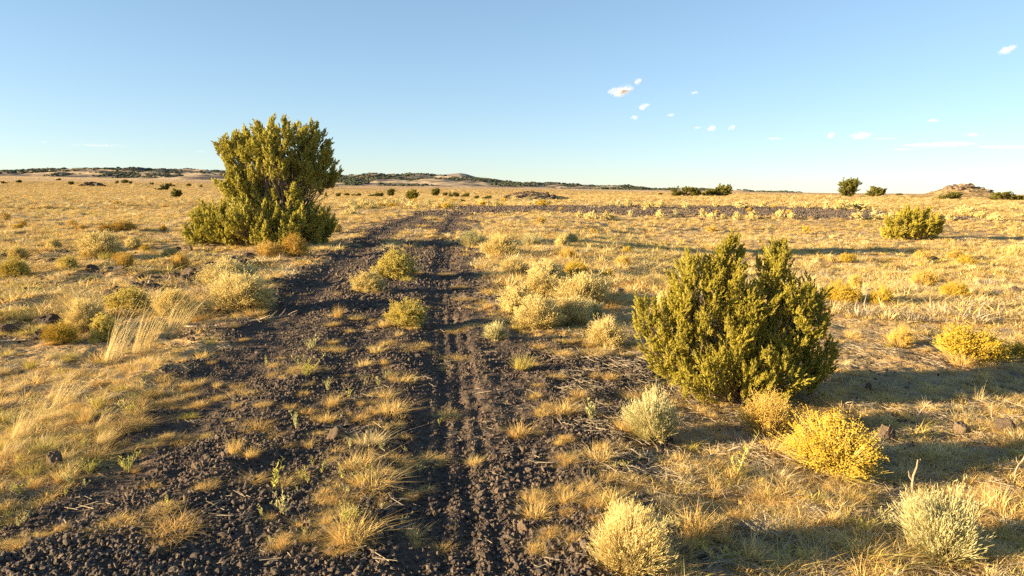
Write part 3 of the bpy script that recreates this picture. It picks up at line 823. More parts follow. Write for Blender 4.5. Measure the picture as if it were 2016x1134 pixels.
far_list = [  # px, distance or None with photo row, width px, height px, shape, label
    (1350, 175, 62, 23, 'wide', 'broad juniper clump on the grass horizon, left one of the touching pair'),
    (1410, 178, 64, 28, 'wide', 'tall juniper clump on the grass horizon, right one of the touching pair'),
    (1668, 150, 42, 34, 'round', 'egg-shaped juniper standing alone against the sky on the right horizon'),
    (1722, 160, 46, 21, 'lumpy', 'small juniper just right of the egg-shaped juniper on the horizon'),
    (1867, 128, 60, 17, 'wide', 'low dark juniper in front of the rocky knoll'),
    (1985, 118, 74, 19, 'wide', 'low spreading juniper right of the rocky knoll at the photo edge'),
    (347, (390,), 24, 19, 'lumpy', 'green juniper bush left of the tallest juniper, in the gold field'),
    (325, (374,), 18, 13, 'lumpy', 'dark juniper on the far left plain behind the green bush'),
    (337, (368,), 16, 8, 'wide', 'small juniper behind the dark juniper on the far left plain'),
    (312, (374,), 18, 5, 'wide', 'low flat bush beside the dark juniper on the far left plain'),
    (140, (364,), 11, 8, 'round', 'small round juniper just left of the left lava outcrop'),
    (769, (387,), 17, 15, 'round', 'small round juniper in the row beyond the field, left of the bigger ball-shaped one'),
    (812, (393.5,), 29, 21, 'round', 'ball-shaped juniper beyond the end of the track'),
    (739, (387.5,), 36, 10, 'wide', 'long low juniper hedge-like clump beyond the field'),
    (857, (385.5,), 19, 15, 'round', 'twin-topped juniper right of the ball-shaped one'),
    (893, (388,), 24, 12, 'wide', 'left half of the dark juniper thicket beyond the track end'),
    (915, (388.5,), 20, 11, 'wide', 'right half of the dark juniper thicket beyond the track end'),
    (938, (392,), 11, 7, 'round', 'tiny juniper between the thicket and the middle lava outcrop'),
    (910, (399,), 14, 7, 'lumpy', 'dark green bush beside the far end of the track'),
    (957, (393,), 24, 10, 'wide', 'sloping juniper clump at the left foot of the middle lava outcrop'),
]
g_far = 'dark junipers dotted over the far plain'
for px, py, w, h in [(8, 362, 12, 6), (38, 360, 12, 6), (115, 355, 11, 5), (230, 362, 9, 7), (246, 361, 15, 8), (257, 362, 8, 6), (298, 364, 11, 5), (372, 367, 11, 6), (395, 369, 7, 7),
                     (665, 387, 14, 8), (683, 386, 14, 6), (702, 386.5, 24, 6), (876, 386, 11, 7), (1300, 384, 10, 5), (1770, 385, 14, 5)]:
    far_list.append((px, (py,), w, h, random.choice(['round', 'wide', 'lumpy']), None))
for k, (px, dd, w, h, kind, lab) in enumerate(far_list):
    x, y = along(px, dd) if not isinstance(dd, tuple) else hit(px, dd[0])
    W = w * y / F; Hh = h * y / F
    base_w = {'round': 1.0, 'wide': 1.9, 'lumpy': 1.45}[kind]
    s = W / base_w
    put_juniper('juniper_tree', (x, y, h1(x, y) - 0.02 * Hh), FARJ[kind][k % 3], lab or 'small dark juniper dotted on the far plain, seen from afar', random.uniform(-0.4, 0.4), (s, s, Hh * 1.0), None if lab else g_far)

# ------------------------------------------------------------------ rabbitbrush and sagebrush, one thing each
def place_shrub(px, py, w, h, kind, label, group=None, name=None, cat='shrub', z_in=0.0):
    x, y = hit(px, py)
    W = w * y / F; Hh = h * math.hypot(y, EYE) / F
    src = (NEARSHRUB if y < 6.5 else SHRUB if y < 26 else FARSHRUB)[kind]
    parts = random.choice(src)
    nm = name or {'cream': 'rabbitbrush', 'yellow': 'rabbitbrush', 'lime': 'rabbitbrush', 'ochre': 'dry_shrub', 'sage': 'sagebrush'}[kind]
    y2 = y + W * 0.3
    x2 = x * y2 / y
    o = instance_tree(parts, nm, (x2, y2, h1(x2, y2) - z_in), random.uniform(0, 6.28), (W * random.uniform(0.9, 1.12), W * random.uniform(0.9, 1.12), Hh * 1.08), label, cat, group)
    o.rotation_euler = (random.gauss(0, 0.07), random.gauss(0, 0.07), o.rotation_euler[2])
    return o

shrubs = [
 (198, 513, 92, 54, 'cream', 'grey-green rabbitbrush with a pale yellow top, alone in the left field'),
 (183, 513, 44, 24, 'yellow', 'small yellow shrub at the foot of the lone grey-green rabbitbrush in the left field'),
 (30, 546, 62, 40, 'lime', 'yellowish shrub by the left photo edge, level with the lone rabbitbrush'),
 (135, 536, 40, 28, 'lime', 'small pale shrub between the left-edge shrub and the lone rabbitbrush'),
 (452, 572, 110, 58, 'cream', 'pale rabbitbrush on the left verge directly behind the largest one there'),
 (470, 625, 130, 72, 'cream', 'largest pale yellow rabbitbrush on the left verge, touching the cinder'),
 (172, 652, 80, 62, 'cream', 'rounded pale rabbitbrush behind the bright yellow one, left verge'),
 (255, 615, 96, 50, 'lime', 'yellow-topped rabbitbrush behind the tall leaning grass, left verge'),
 (345, 628, 84, 56, 'cream', 'pale rabbitbrush right of the tall leaning grass, left verge'),
 (118, 676, 76, 42, 'yellow', 'bright yellow flowering rabbitbrush, lowest on the left verge'),
 (208, 668, 64, 50, 'lime', 'greenish yellow rabbitbrush between the bright yellow one and the leaning grass'),
 (532, 512, 52, 34, 'ochre', 'left of two ochre mounds in front of the tallest juniper'),
 (580, 511, 58, 48, 'ochre', 'right and rounder of two ochre mounds in front of the tallest juniper'),
 (243, 458, 58, 20, 'ochre', 'widest orange dry mound in the left field behind the lone rabbitbrush'),
 (208, 458, 28, 14, 'ochre', 'small orange mound left of the widest orange mound in the left field'),
 (160, 457, 28, 14, 'ochre', 'orange mound farther left of the widest one, in a pair'),
 (146, 450, 22, 14, 'ochre', 'smaller and farther mound of the orange pair in the left field'),
 (10, 436, 24, 14, 'ochre', 'orange shrub at the left photo edge, far out in the field'),
 (234, 407, 26, 10, 'ochre', 'distant orange shrub in the left field below the lava outcrop'),
 (776, 556, 84, 54, 'lime', 'yellow-topped rabbitbrush on the strip between the wheel tracks'),
 (728, 586, 74, 42, 'cream', 'pale lower rabbitbrush in front of the yellow-topped one between the wheel tracks'),
 (800, 658, 88, 52, 'lime', 'yellow rabbitbrush between the wheel tracks, the nearer of those there'),
 (985, 510, 76, 48, 'cream', 'cream rabbitbrush at the right track edge beside the long tree shadow'),
 (1045, 489, 46, 28, 'sage', 'shaded grey bush right of the cream rabbitbrush by the tree shadow'),
 (930, 489, 62, 32, 'sage', 'shaded grey-green bush at the right track edge within the tree shadow'),
 (1012, 545, 66, 40, 'cream', 'small cream rabbitbrush at the far end of the right-hand thicket'),
 (1075, 560, 74, 46, 'cream', 'cream rabbitbrush at the back of the right-hand thicket'),
 (1062, 598, 74, 56, 'cream', 'cream rabbitbrush in the middle of the right-hand thicket'),
 (1145, 606, 116, 66, 'cream', 'widest cream rabbitbrush of the right-hand thicket, on its right side'),
 (1025, 625, 84, 58, 'cream', 'cream rabbitbrush on the track side of the right-hand thicket'),
 (1062, 655, 104, 66, 'cream', 'nearest cream rabbitbrush of the right-hand thicket'),
 (1120, 642, 84, 56, 'cream', 'cream rabbitbrush right of the nearest one in the thicket'),
 (1165, 634, 60, 40, 'sage', 'grey-green bush filling the right front of the thicket'),
 (1193, 686, 76, 58, 'cream', 'dome-shaped cream sagebrush between the thicket and the young juniper'),
 (976, 684, 62, 36, 'sage', 'small blue-green sagebrush on the right rim of the wheel track'),
 (1634, 954, 205, 112, 'yellow', 'largest golden yellow rabbitbrush, in front of the young juniper'),
 (1512, 868, 120, 80, 'ochre', 'ochre rabbitbrush between the young juniper and the golden yellow one'),
 (1905, 718, 150, 74, 'yellow', 'wide yellow rabbitbrush right of the young juniper, behind its shadow'),
 (1730, 609, 58, 44, 'yellow', 'yellow rabbitbrush just right behind the young juniper'),
 (1770, 686, 44, 40, 'ochre', 'narrow ochre shrub between the young juniper and the wide yellow one'),
 (1655, 606, 80, 52, 'yellow', 'yellow rabbitbrush partly hidden behind the young juniper'),
 (1878, 592, 54, 36, 'yellow', 'yellow rabbitbrush in the right field behind the wide yellow one'),
 (2006, 712, 44, 38, 'yellow', 'yellow shrub at the right photo edge beside the wide yellow one'),
 (1852, 1128, 190, 136, 'sage', 'pale silvery green sagebrush in the lower right corner'),
 (1238, 1165, 165, 120, 'cream', 'pale yellow rabbitbrush at the bottom edge right of the track'),
 (1290, 885, 130, 96, 'sage', 'spiky pale green bush at the left foot of the young juniper'),
 (1300, 640, 50, 60, 'cream', 'pale shrub half hidden behind the left side of the young juniper'),
 (1165, 512, 26, 14, 'ochre', 'little ochre shrub in the long tree shadow, right of the thicket'),
 (1195, 508, 36, 14, 'cream', 'little cream shrub beside the ochre one in the long tree shadow'),
 (1196, 556, 28, 22, 'yellow', 'small yellow shrub in the field right of the thicket'),
 (1170, 464, 22, 12, 'ochre', 'tiny orange shrub in the right field beyond the tree shadow'),
 (1063, 446, 30, 14, 'ochre', 'orange shrub in the right field beside the thin dark wash'),
 (1400, 456, 26, 14, 'ochre', 'orange shrub in the middle of the right field'),
 (1880, 512, 36, 18, 'ochre', 'ochre shrub in the right field in front of the low round juniper'),
 (1668, 520, 30, 20, 'yellow', 'yellowish shrub in the right field beyond the young juniper'),
]
for s in shrubs: place_shrub(*s)
g_road = 'shrubs along the curving cinder road'
for px, py, w, h, k in [(1165, 434, 32, 17, 'cream'), (1197, 434, 32, 17, 'cream'), (1140, 430, 20, 13, 'cream'), (1240, 427, 16, 12, 'sage'), (1300, 430, 16, 16, 'cream'), (1330, 426, 14, 12, 'sage'),
        (1385, 430, 16, 18, 'cream'), (1402, 434, 22, 14, 'cream'), (1450, 435, 20, 17, 'cream'), (1480, 432, 24, 16, 'cream'), (1535, 430, 18, 16, 'cream'), (1557, 433, 20, 12, 'cream'),
        (1219, 410, 20, 15, 'sage'), (1238, 409, 18, 15, 'cream'), (1275, 412, 26, 14, 'cream'), (1300, 411, 22, 14, 'cream'), (1460, 412, 32, 14, 'cream'), (1410, 410, 16, 12, 'cream'), (1505, 410, 22, 12, 'cream'),
        (1625, 414, 14, 16, 'sage'), (1655, 416, 36, 19, 'cream'), (1695, 416, 42, 20, 'cream'), (1690, 434, 32, 15, 'cream'), (1722, 434, 30, 17, 'cream'), (1752, 436, 32, 16, 'cream'), (1590, 413, 18, 12, 'cream'),
        (1900, 424, 34, 18, 'cream'), (1930, 430, 24, 14, 'cream'), (1960, 436, 26, 14, 'cream'), (1870, 436, 24, 13, 'cream'), (1350, 413, 18, 11, 'sage'), (1560, 412, 16, 10, 'cream')]:
    place_shrub(px, py, w, h, k, '%s shrub on the %s bank of the dark road, %s' % ('grey-green' if k == 'sage' else 'pale cream', 'far' if py < 420 else 'near', 'left of the young juniper' if px < 1300 else 'above the young juniper' if px < 1660 else 'towards the right'), g_road)
g_end = 'pale shrubs around the far end of the track'
for k in range(60):
    if k < 34: px, py = random.uniform(690, 900), random.uniform(398, 432)
    else: px, py = random.uniform(940, 1140), random.uniform(396, 409)
    if py > 412 and px > 720: py = random.uniform(398, 411)
    sc = (py - 372) / 35
    place_shrub(px, py, random.uniform(12, 24) * sc, random.uniform(8, 14) * sc, (kd := random.choice(['cream', 'cream', 'lime', 'sage'])), '%s shrub %s of the far end of the track' % ({'cream': 'pale cream', 'lime': 'yellowish', 'sage': 'grey-green'}[kd], 'left' if px < 920 else 'right'), g_end)
g_fl = 'small dry shrubs scattered over the open grass'
n_fl = 0
while n_fl < 44:
    left = random.random() < 0.4
    px = random.uniform(0, 380) if left else random.uniform(1080, 2016)
    py = 400 + 200 * random.random() ** 1.6
    if 1270 < px < 1680 and py > 470: continue
    sc = (py - 372)
    place_shrub(px, py, sc * random.uniform(0.15, 0.3), sc * random.uniform(0.12, 0.22), (kd := random.choice(['ochre', 'yellow', 'cream', 'ochre'])), 'small %s shrub out in the %s field, %s' % ({'ochre': 'ochre dry', 'yellow': 'yellow flowering', 'cream': 'pale cream'}[kd], 'left' if left else 'right', 'far off' if py < 440 else 'mid distance' if py < 510 else 'fairly near'), g_fl)
    n_fl += 1
for px, py, w, h in [(75, 430, 50, 10), (640, 440, 90, 20), (690, 425, 60, 16), (660, 462, 50, 20)]:
    place_shrub(px, py, w * 0.6, h, 'cream', 'pale shrub among those beyond the far end of the track' if px > 300 else 'small dry shrub out in the open gold grass', g_end if px > 300 else g_fl)

KINDW = {'tan': 'tan bunch of dry grass', 'straw': 'straw-yellow bunch of grass', 'pale': 'bleached bunch of grass', 'mat': 'low flat mat of tan grass', 'olive': 'olive-green bunch of grass', 'lean': 'leaning grass'}
def zone(px, py):
    x, y = hit(px, py); P = (np.array([x]), np.array([y]))
    dR, dL = float(seg_dist(*P, RUT_R)[0]), float(seg_dist(*P, RUT_L)[0])
    rx = float(np.interp(y, RUT_R[:, 1], RUT_R[:, 0])); lx = float(np.interp(y, RUT_L[:, 1], RUT_L[:, 0]))
    if dR < 0.3: w = 'in the right wheel track'
    elif dL < 0.35: w = 'in the left wheel track'
    elif x > rx: w = 'on the cinder right of the tracks'
    elif x > lx: w = 'on the strip between the wheel tracks'
    else: w = 'on the left rim of the cinder'
    d = 'lowest down' if py > 1000 else 'fairly near' if py > 850 else 'half way up' if py > 690 else 'far along'
    return w + ', ' + d
# ------------------------------------------------------------------ single grass tufts and weeds on the cinder
TUFT = {
    'tan':   [tuft_mesh('tuft', M_TAN, 300, 0.5, 1.0, 0.014, 0.8, thatch=140) for _ in range(3)],
    'straw': [tuft_mesh('tuft', M_STRAW, 280, 0.5, 1.0, 0.014, 0.65, thatch=140) for _ in range(3)],
    'pale':  [tuft_mesh('tuft', M_PALE, 230, 0.5, 1.0, 0.014, 0.7, thatch=110) for _ in range(3)],
    'mat':   [mat_mesh('tuft', M_TAN, 480, 0.5, 0.9, 0.013) for _ in range(3)],
    'olive': [tuft_mesh('tuft', M_OLIVE, 260, 0.5, 1.0, 0.015, 0.6) for _ in range(2)],
    'lean':  [tuft_mesh('tuft', M_PALE, 150, 0.4, 1.15, 0.008, 0.25, 1.0, 1.05, 0.2) for _ in range(2)]}
def place_tuft(px, py, w, h, kind, label, group=None):
    x, y = hit(px, py); x2 = x; y2 = y + 0.03
    W = w * y / F; Hh = h * math.hypot(y, EYE) / F
    sc = (W * 0.85, W * 0.85, Hh * (1.15 if kind == 'lean' else 0.75))
    TUFTS.append((w * h, kind, (x2, y2), 0.0 if kind == 'lean' else random.uniform(0, 6.28), sc, label, group))
TUFTS = []
def build_tufts(limit=296):
    # the named ones and the largest of the rest are things; what is too small and many becomes one stuff object
    TUFTS.sort(key=lambda q: (q[6] is not None, -q[0]))
    for _, kind, (x, y), rz, sc, label, group in TUFTS[:limit]:
        o = link('grass_tuft', random.choice(TUFT[kind]))
        o.location = (x, y, h1(x, y)); o.rotation_euler = (0, 0, rz); o.scale = sc
        tag(o, label, 'grass', group)
    rest = TUFTS[limit:]
    src = [me for k in TUFT for me in TUFT[k]]; first = {}
    for k in TUFT: first[k] = len(first) and sum(len(TUFT[q]) for q in list(TUFT)[:list(TUFT).index(k)])
    X = np.array([q[2][0] for q in rest]); Y = np.array([q[2][1] for q in rest])
    scatter('dry_grass', np.stack([X, Y, H(X, Y)], 1), [(0, 0, q[3]) for q in rest], [q[4] for q in rest], [first[q[1]] + random.randrange(len(TUFT[q[1]])) for q in rest], src)
for a in [(215, 708, 90, 115, 'lean', 'tall dry grass clump leaning right, nearest of the leaning clumps on the left verge'),
          (275, 690, 100, 115, 'lean', 'tall dry grass clump leaning right between two other leaning clumps, left verge'),
          (335, 660, 90, 90, 'lean', 'tall dry grass clump leaning right beside the pale rabbitbrush, left verge'),
          (195, 705, 80, 40, 'tan', 'low orange-tan tuft at the foot of the leaning grass'),
          (115, 800, 100, 70, 'lean', 'leaning pale grass clump below the verge at the left'),
          (30, 880, 90, 95, 'lean', 'leaning pale grass clump at the left photo edge'),
          (500, 868, 72, 42, 'mat', 'slanting tan grass mat alone on the left wheel track'),
          (460, 925, 42, 56, 'straw', 'upright straw tuft with long stalks below the slanting tan mat'),
          (492, 930, 38, 38, 'tan', 'short tan tuft right of the upright stalky tuft'),
          (400, 995, 52, 34, 'mat', 'small orange mat alone on the black cinder, left of the middle strip'),
          (255, 858, 90, 42, 'mat', 'tan mat at the left rim of the cinder'),
          (312, 808, 54, 26, 'mat', 'little tan mat at the left rim of the cinder, above the bigger one'),
          (235, 1075, 120, 40, 'mat', 'left part of the golden grass patch at the bottom left'),
          (335, 1085, 120, 60, 'mat', 'right, thicker part of the golden grass patch at the bottom left'),
          (1020, 878, 60, 48, 'tan', 'pinkish tan tuft alone right of the right wheel track'),
          (935, 933, 46, 24, 'straw', 'small flat straw tuft on the right wheel track'),
          (840, 920, 84, 26, 'mat', 'flat straw mat across the right wheel track'),
          (1052, 1008, 62, 40, 'mat', 'upper tuft of the golden trio on the right cinder'),
          (1055, 1042, 76, 50, 'tan', 'lower left tuft of the golden trio on the right cinder'),
          (1118, 1020, 60, 42, 'tan', 'right tuft of the golden trio on the right cinder'),
          (1028, 742, 58, 46, 'olive', 'yellow-green stalky tuft right of the right wheel track'),
          (725, 898, 90, 52, 'pale', 'pale green-white tuft beside the brown stone'),
          (690, 1100, 130, 70, 'straw', 'largest straw tuft at the bottom of the middle strip'),
          (1370, 1075, 110, 85, 'straw', 'large straw tuft at the bottom right of the cinder'),
          (1200, 1040, 90, 70, 'tan', 'tan tuft on the right rim of the cinder near the bottom'),
          (1055, 620, 160, 20, 'tan', 'tan fringe of grass at the foot of the right-hand thicket')]:
    place_tuft(*a)
g_t = 'dry grass tufts on the cinder track'
lab_t = 'small dry tuft among many scattered over the dark cinder'
tl = [(590, 752, 72, 28, 'mat'), (650, 704, 62, 22, 'mat'), (540, 735, 40, 20, 'mat'), (655, 815, 52, 36, 'tan'), (640, 850, 46, 40, 'tan'), (715, 735, 42, 24, 'straw'), (810, 700, 60, 20, 'mat'), (770, 690, 50, 18, 'mat'),
      (905, 712, 70, 16, 'mat'), (870, 728, 50, 16, 'mat'), (770, 835, 72, 52, 'tan'), (700, 945, 90, 42, 'tan'), (640, 1010, 72, 48, 'mat'), (728, 992, 110, 50, 'tan'), (880, 826, 60, 30, 'mat'), (1110, 835, 70, 40, 'tan'),
      (1180, 935, 80, 44, 'straw'), (1155, 1000, 60, 40, 'tan'), (1090, 760, 50, 24, 'mat'), (1140, 800, 50, 26, 'tan'), (700, 640, 40, 20, 'mat'), (665, 640, 26, 42, 'straw'), (740, 705, 46, 26, 'straw'), (820, 615, 50, 16, 'mat'),
      (900, 660, 60, 12, 'mat'), (935, 655, 60, 12, 'mat'), (915, 600, 50, 10, 'mat'), (960, 585, 40, 20, 'tan'), (905, 575, 40, 10, 'mat'), (965, 545, 50, 16, 'tan'), (820, 545, 30, 10, 'mat'), (880, 545, 40, 8, 'mat'),
      (575, 500, 40, 10, 'mat'), (790, 770, 60, 30, 'tan'), (760, 800, 50, 36, 'straw'), (830, 690, 40, 20, 'mat'), (700, 985, 60, 36, 'straw'), (1230, 870, 60, 44, 'tan'), (1260, 790, 60, 40, 'tan'), (1200, 760, 40, 26, 'tan'),
      (1170, 715, 50, 22, 'tan'), (1110, 715, 50, 22, 'tan'), (1060, 700, 50, 20, 'tan'), (860, 470, 40, 10, 'mat'), (830, 450, 36, 12, 'tan'), (845, 435, 40, 14, 'straw'), (800, 462, 30, 10, 'mat'), (1150, 700, 40, 20, 'tan')]
for a in tl: place_tuft(*a, KINDW[a[4]] + ' ' + zone(a[0], a[1]), g_t)
k = 0
while k < 185:
    z = random.random()
    py = 640 + 480 * random.random()
    u = (py - 640) / 490
    px = random.gauss(710 - 50 * u, 65 + 45 * u) if z < 0.5 else (random.uniform(1050, 1240) if z < 0.8 else random.uniform(-20, 330))
    if z >= 0.8 and py < 760: continue
    sc = 0.6 + 0.9 * u
    kind = random.choice(['tan', 'mat', 'mat', 'straw', 'tan'])
    place_tuft(px, py, random.uniform(20, 48) * sc, random.uniform(10, 26) * sc, kind, KINDW[kind] + ' ' + zone(px, py), g_t); k += 1

for k in range(58):
    u = random.random() ** 0.7; py = 860 + 270 * u
    px = random.uniform(1180, 1990)
    if 1520 < px < 1740 and py < 960: continue
    place_tuft(px, py, random.uniform(36, 76) * (0.6 + 0.6 * u), random.uniform(18, 46) * (0.6 + 0.6 * u), (kd := random.choice(['tan', 'straw', 'straw', 'olive', 'pale', 'mat'])), KINDW[kd] + (' in the weedy corner near the silvery sagebrush' if px > 1650 else ' in weedy ground in front of the young juniper' if px > 1400 else ' between the cinder and the young juniper'), 'dry grass tufts below the young juniper')

M_DUSTY = plant_mat('dusty grey green weed', (0.36, 0.35, 0.16), (0.46, 0.44, 0.20), (0.54, 0.50, 0.25), 0.3)
for k in range(75):
    py = random.uniform(690, 985); lim = 330 - 0.9 * max(0, py - 760)
    px = random.uniform(-40, max(30, lim)); u = (py - 640) / 300
    kd = random.choice(['tan', 'straw', 'straw', 'olive', 'pale', 'tan', 'lean'])
    place_tuft(px, py, random.uniform(34, 80) * (0.55 + 0.5 * u), random.uniform(24, 52) * (0.55 + 0.5 * u), kd, KINDW[kd] + ' on the left verge below the leaning clumps' + (', nearer' if py > 840 else ', farther'), 'grass tussocks on the left verge')

for px, py, w, h, kind, lab in [q[:6] for q in shrubs]:
    if h < 30 or kind == 'sage': continue
    place = 'left verge' if px < 640 else 'between the wheel tracks' if px < 860 else 'right-hand thicket' if px < 1260 else 'right of the young juniper' if px > 1680 else 'around the young juniper'
    for q in range(2):
        kd = random.choice(['straw', 'tan', 'pale', 'olive'])
        place_tuft(px + random.uniform(-0.6, 0.6) * w, py + random.uniform(-4, 5), w * random.uniform(0.35, 0.6), h * random.uniform(0.3, 0.6), kd, KINDW[kd] + ' at the foot of a ' + {'yellow': 'yellow', 'ochre': 'ochre'}.get(kind, 'pale') + ' shrub, ' + place, 'grass tufts at the feet of the shrubs')
for k in range(40):
    u = random.random(); py = 560 + 330 * u; px = float(np.interp(py, [560, 600, 670, 760, 880], [625, 590, 520, 430, 300])) + random.gauss(40, 60 + 50 * u)
    kd = random.choice(['tan', 'mat', 'straw', 'mat', 'olive']); sc = 0.5 + 0.8 * u
    place_tuft(px, py, random.uniform(20, 50) * sc, random.uniform(8, 22) * sc, kd, KINDW[kd] + ' ' + zone(px, py), g_t)
def dead_branch(px, py, length_px, ang, label):
    x, y = hit(px, py); L = length_px * y / F
    g = np.random.default_rng(int(px + py)); mb = MB(); n_ = 7
    t = np.linspace(0, 1, n_); d = np.array([math.cos(ang), math.sin(ang), 0.0]); p = np.array([-d[1], d[0], 0])
    pts = np.array([d * L * (q - 0.5) + p * L * 0.06 * math.sin(q * 5 + px) + np.array([0, 0, 0.02 + 0.10 * L * q * (1.1 - q * 0.4)]) for q in t])
    tube(mb, pts, np.linspace(0.016, 0.005, n_) * max(0.6, L), 6)
    for q in (2, 3, 4, 5):
        e = pts[q] + (d * 0.16 + p * g.choice([-1, 1]) * g.uniform(0.08, 0.2) + np.array([0, 0, g.uniform(0.02, 0.16)])) * L
        tube(mb, [pts[q], pts[q] * 0.5 + e * 0.5 + g.normal(0, 0.01, 3), e], np.array([0.009, 0.006, 0.003]) * max(0.6, L), 5)
    o = link('dead_branch', mb.mesh('branch', M_WOOD)); o.location = (x, y, h1(x, y)); tag(o, label, 'branch')
for a in [(530, 636, 110, 0.5, 'dead branch lying right of the largest pale rabbitbrush on the left verge'), (400, 655, 90, -0.4, 'dead branch lying below the largest pale rabbitbrush on the left verge'),
          (330, 575, 80, 0.9, 'dead branch caught in the low lava wall'), (25, 672, 70, 0.2, 'dead twiggy branch by the dark boulders at the left photo edge'),
          (1180, 668, 70, 0.3, 'dead branch behind the dome-shaped sagebrush right of the thicket'), (1660, 800, 90, -0.3, 'dead branch at the right foot of the young juniper'),
          (1420, 905, 100, 0.6, 'dead branch in the grass before the young juniper')]:
    dead_branch(*a)

FORB = [forb_meshes(n, 1.0, 400 + q, mm) for q, (n, mm) in enumerate(((3, M_GREEN), (5, M_DUSTY), (8, M_GREEN), (4, M_OLIVE), (6, M_DUSTY), (2, M_GREEN)))]
def place_forb(px, py, h, label, group=None, w=1.0):
    x, y = hit(px, py); Hh = h * math.hypot(y, EYE) / F * 0.95
    return instance_tree(random.choice(FORB), 'green_weed', (x, y, h1(x, y)), random.uniform(0, 6.28), (Hh * w, Hh * w, Hh), label, 'weed', group)
for a in [(1165, 848, 56, 'pale green weed left of the spiky bush, right side of the track'), (38, 1045, 32, 'bright green weed low at the left photo edge'),
          (585, 865, 44, 'green weed between the slanting tan mat and the brown stone'), (540, 990, 80, 'tall green weed row on the middle strip, below the slanting mat'),
          (560, 1035, 50, 'green weed at the foot of the tall weed row'), (615, 700, 36, 'green weed high on the left cinder'),
          (605, 760, 50, 'leafy green weed on the left cinder below another one'), (330, 1035, 40, 'green weed behind the golden patch at the bottom left'),
          (1450, 950, 90, 'tall green weed in front of the young juniper, right of the cinder')]:
    place_forb(*a)
g_w = 'green weeds in the cinder and along its edges'
for k in range(96):
    z = random.random(); u = random.random(); py = 700 + 430 * u
    if z < 0.4: px = random.gauss(700 - 60 * u, 105)
    elif z < 0.85: px = random.uniform(1190, 1800); py = 860 + 274 * u
    else: px = random.uniform(0, 300); py = 740 + 250 * u
    place_forb(px, py, random.uniform(16, 44) * (0.7 + 0.5 * u), 'small green weed ' + (zone(px, py) if px < 1200 else 'in weedy ground in front of the young juniper' if px < 1500 else 'in grass around the golden yellow rabbitbrush'), g_w)

# ------------------------------------------------------------------ dead stalks
def stalk(px, py, lean_px, h_px, label, thick=0.006):
    x, y = hit(px, py); k = y / F
    L = h_px * k; l = lean_px * k
    mb = MB(); t = np.linspace(0, 1, 6)
    tube(mb, np.stack([l * t ** 1.2 + 0.006 * np.sin(t * 9), 0.02 * t, L * t - 0.02], 1), thick * (1.1 - 0.7 * t), 6)
    for q in (0.45, 0.62, 0.75):
        s = random.choice([-1, 1])
        b = np.array([l * q ** 1.2, 0.02 * q, L * q - 0.02])
        tube(mb, [b, b + np.array([s * 0.03, 0.01, 0.04]) * L * 3, b + np.array([s * 0.04, 0.01, 0.09]) * L * 3], [thick * 0.5, thick * 0.4, thick * 0.2], 5)
    o = link('dead_stalk', mb.mesh('stalk', M_WOOD)); o.location = (x, y, h1(x, y))
    tag(o, label, 'stalk')
stalk(1793, 972, 12, 84, 'dry upright stalk right of the golden yellow rabbitbrush, standing in shade', 0.008)
stalk(1727, 892, 24, 66, 'thin leaning dry stalk left of the round brown boulder', 0.004)
stalk(1800, 828, 30, 44, 'dry leaning stalk above the round brown boulder', 0.005)
stalk(1990, 950, 30, 60, 'dry stalk by the right photo edge above the silvery sagebrush', 0.004)
stalk(1955, 830, -4, 50, 'thin dry stalk in the young juniper shadow near the right edge', 0.003)
stalk(1640, 830, 26, 36, 'dead twig poking up between the golden rabbitbrush and the juniper', 0.004)

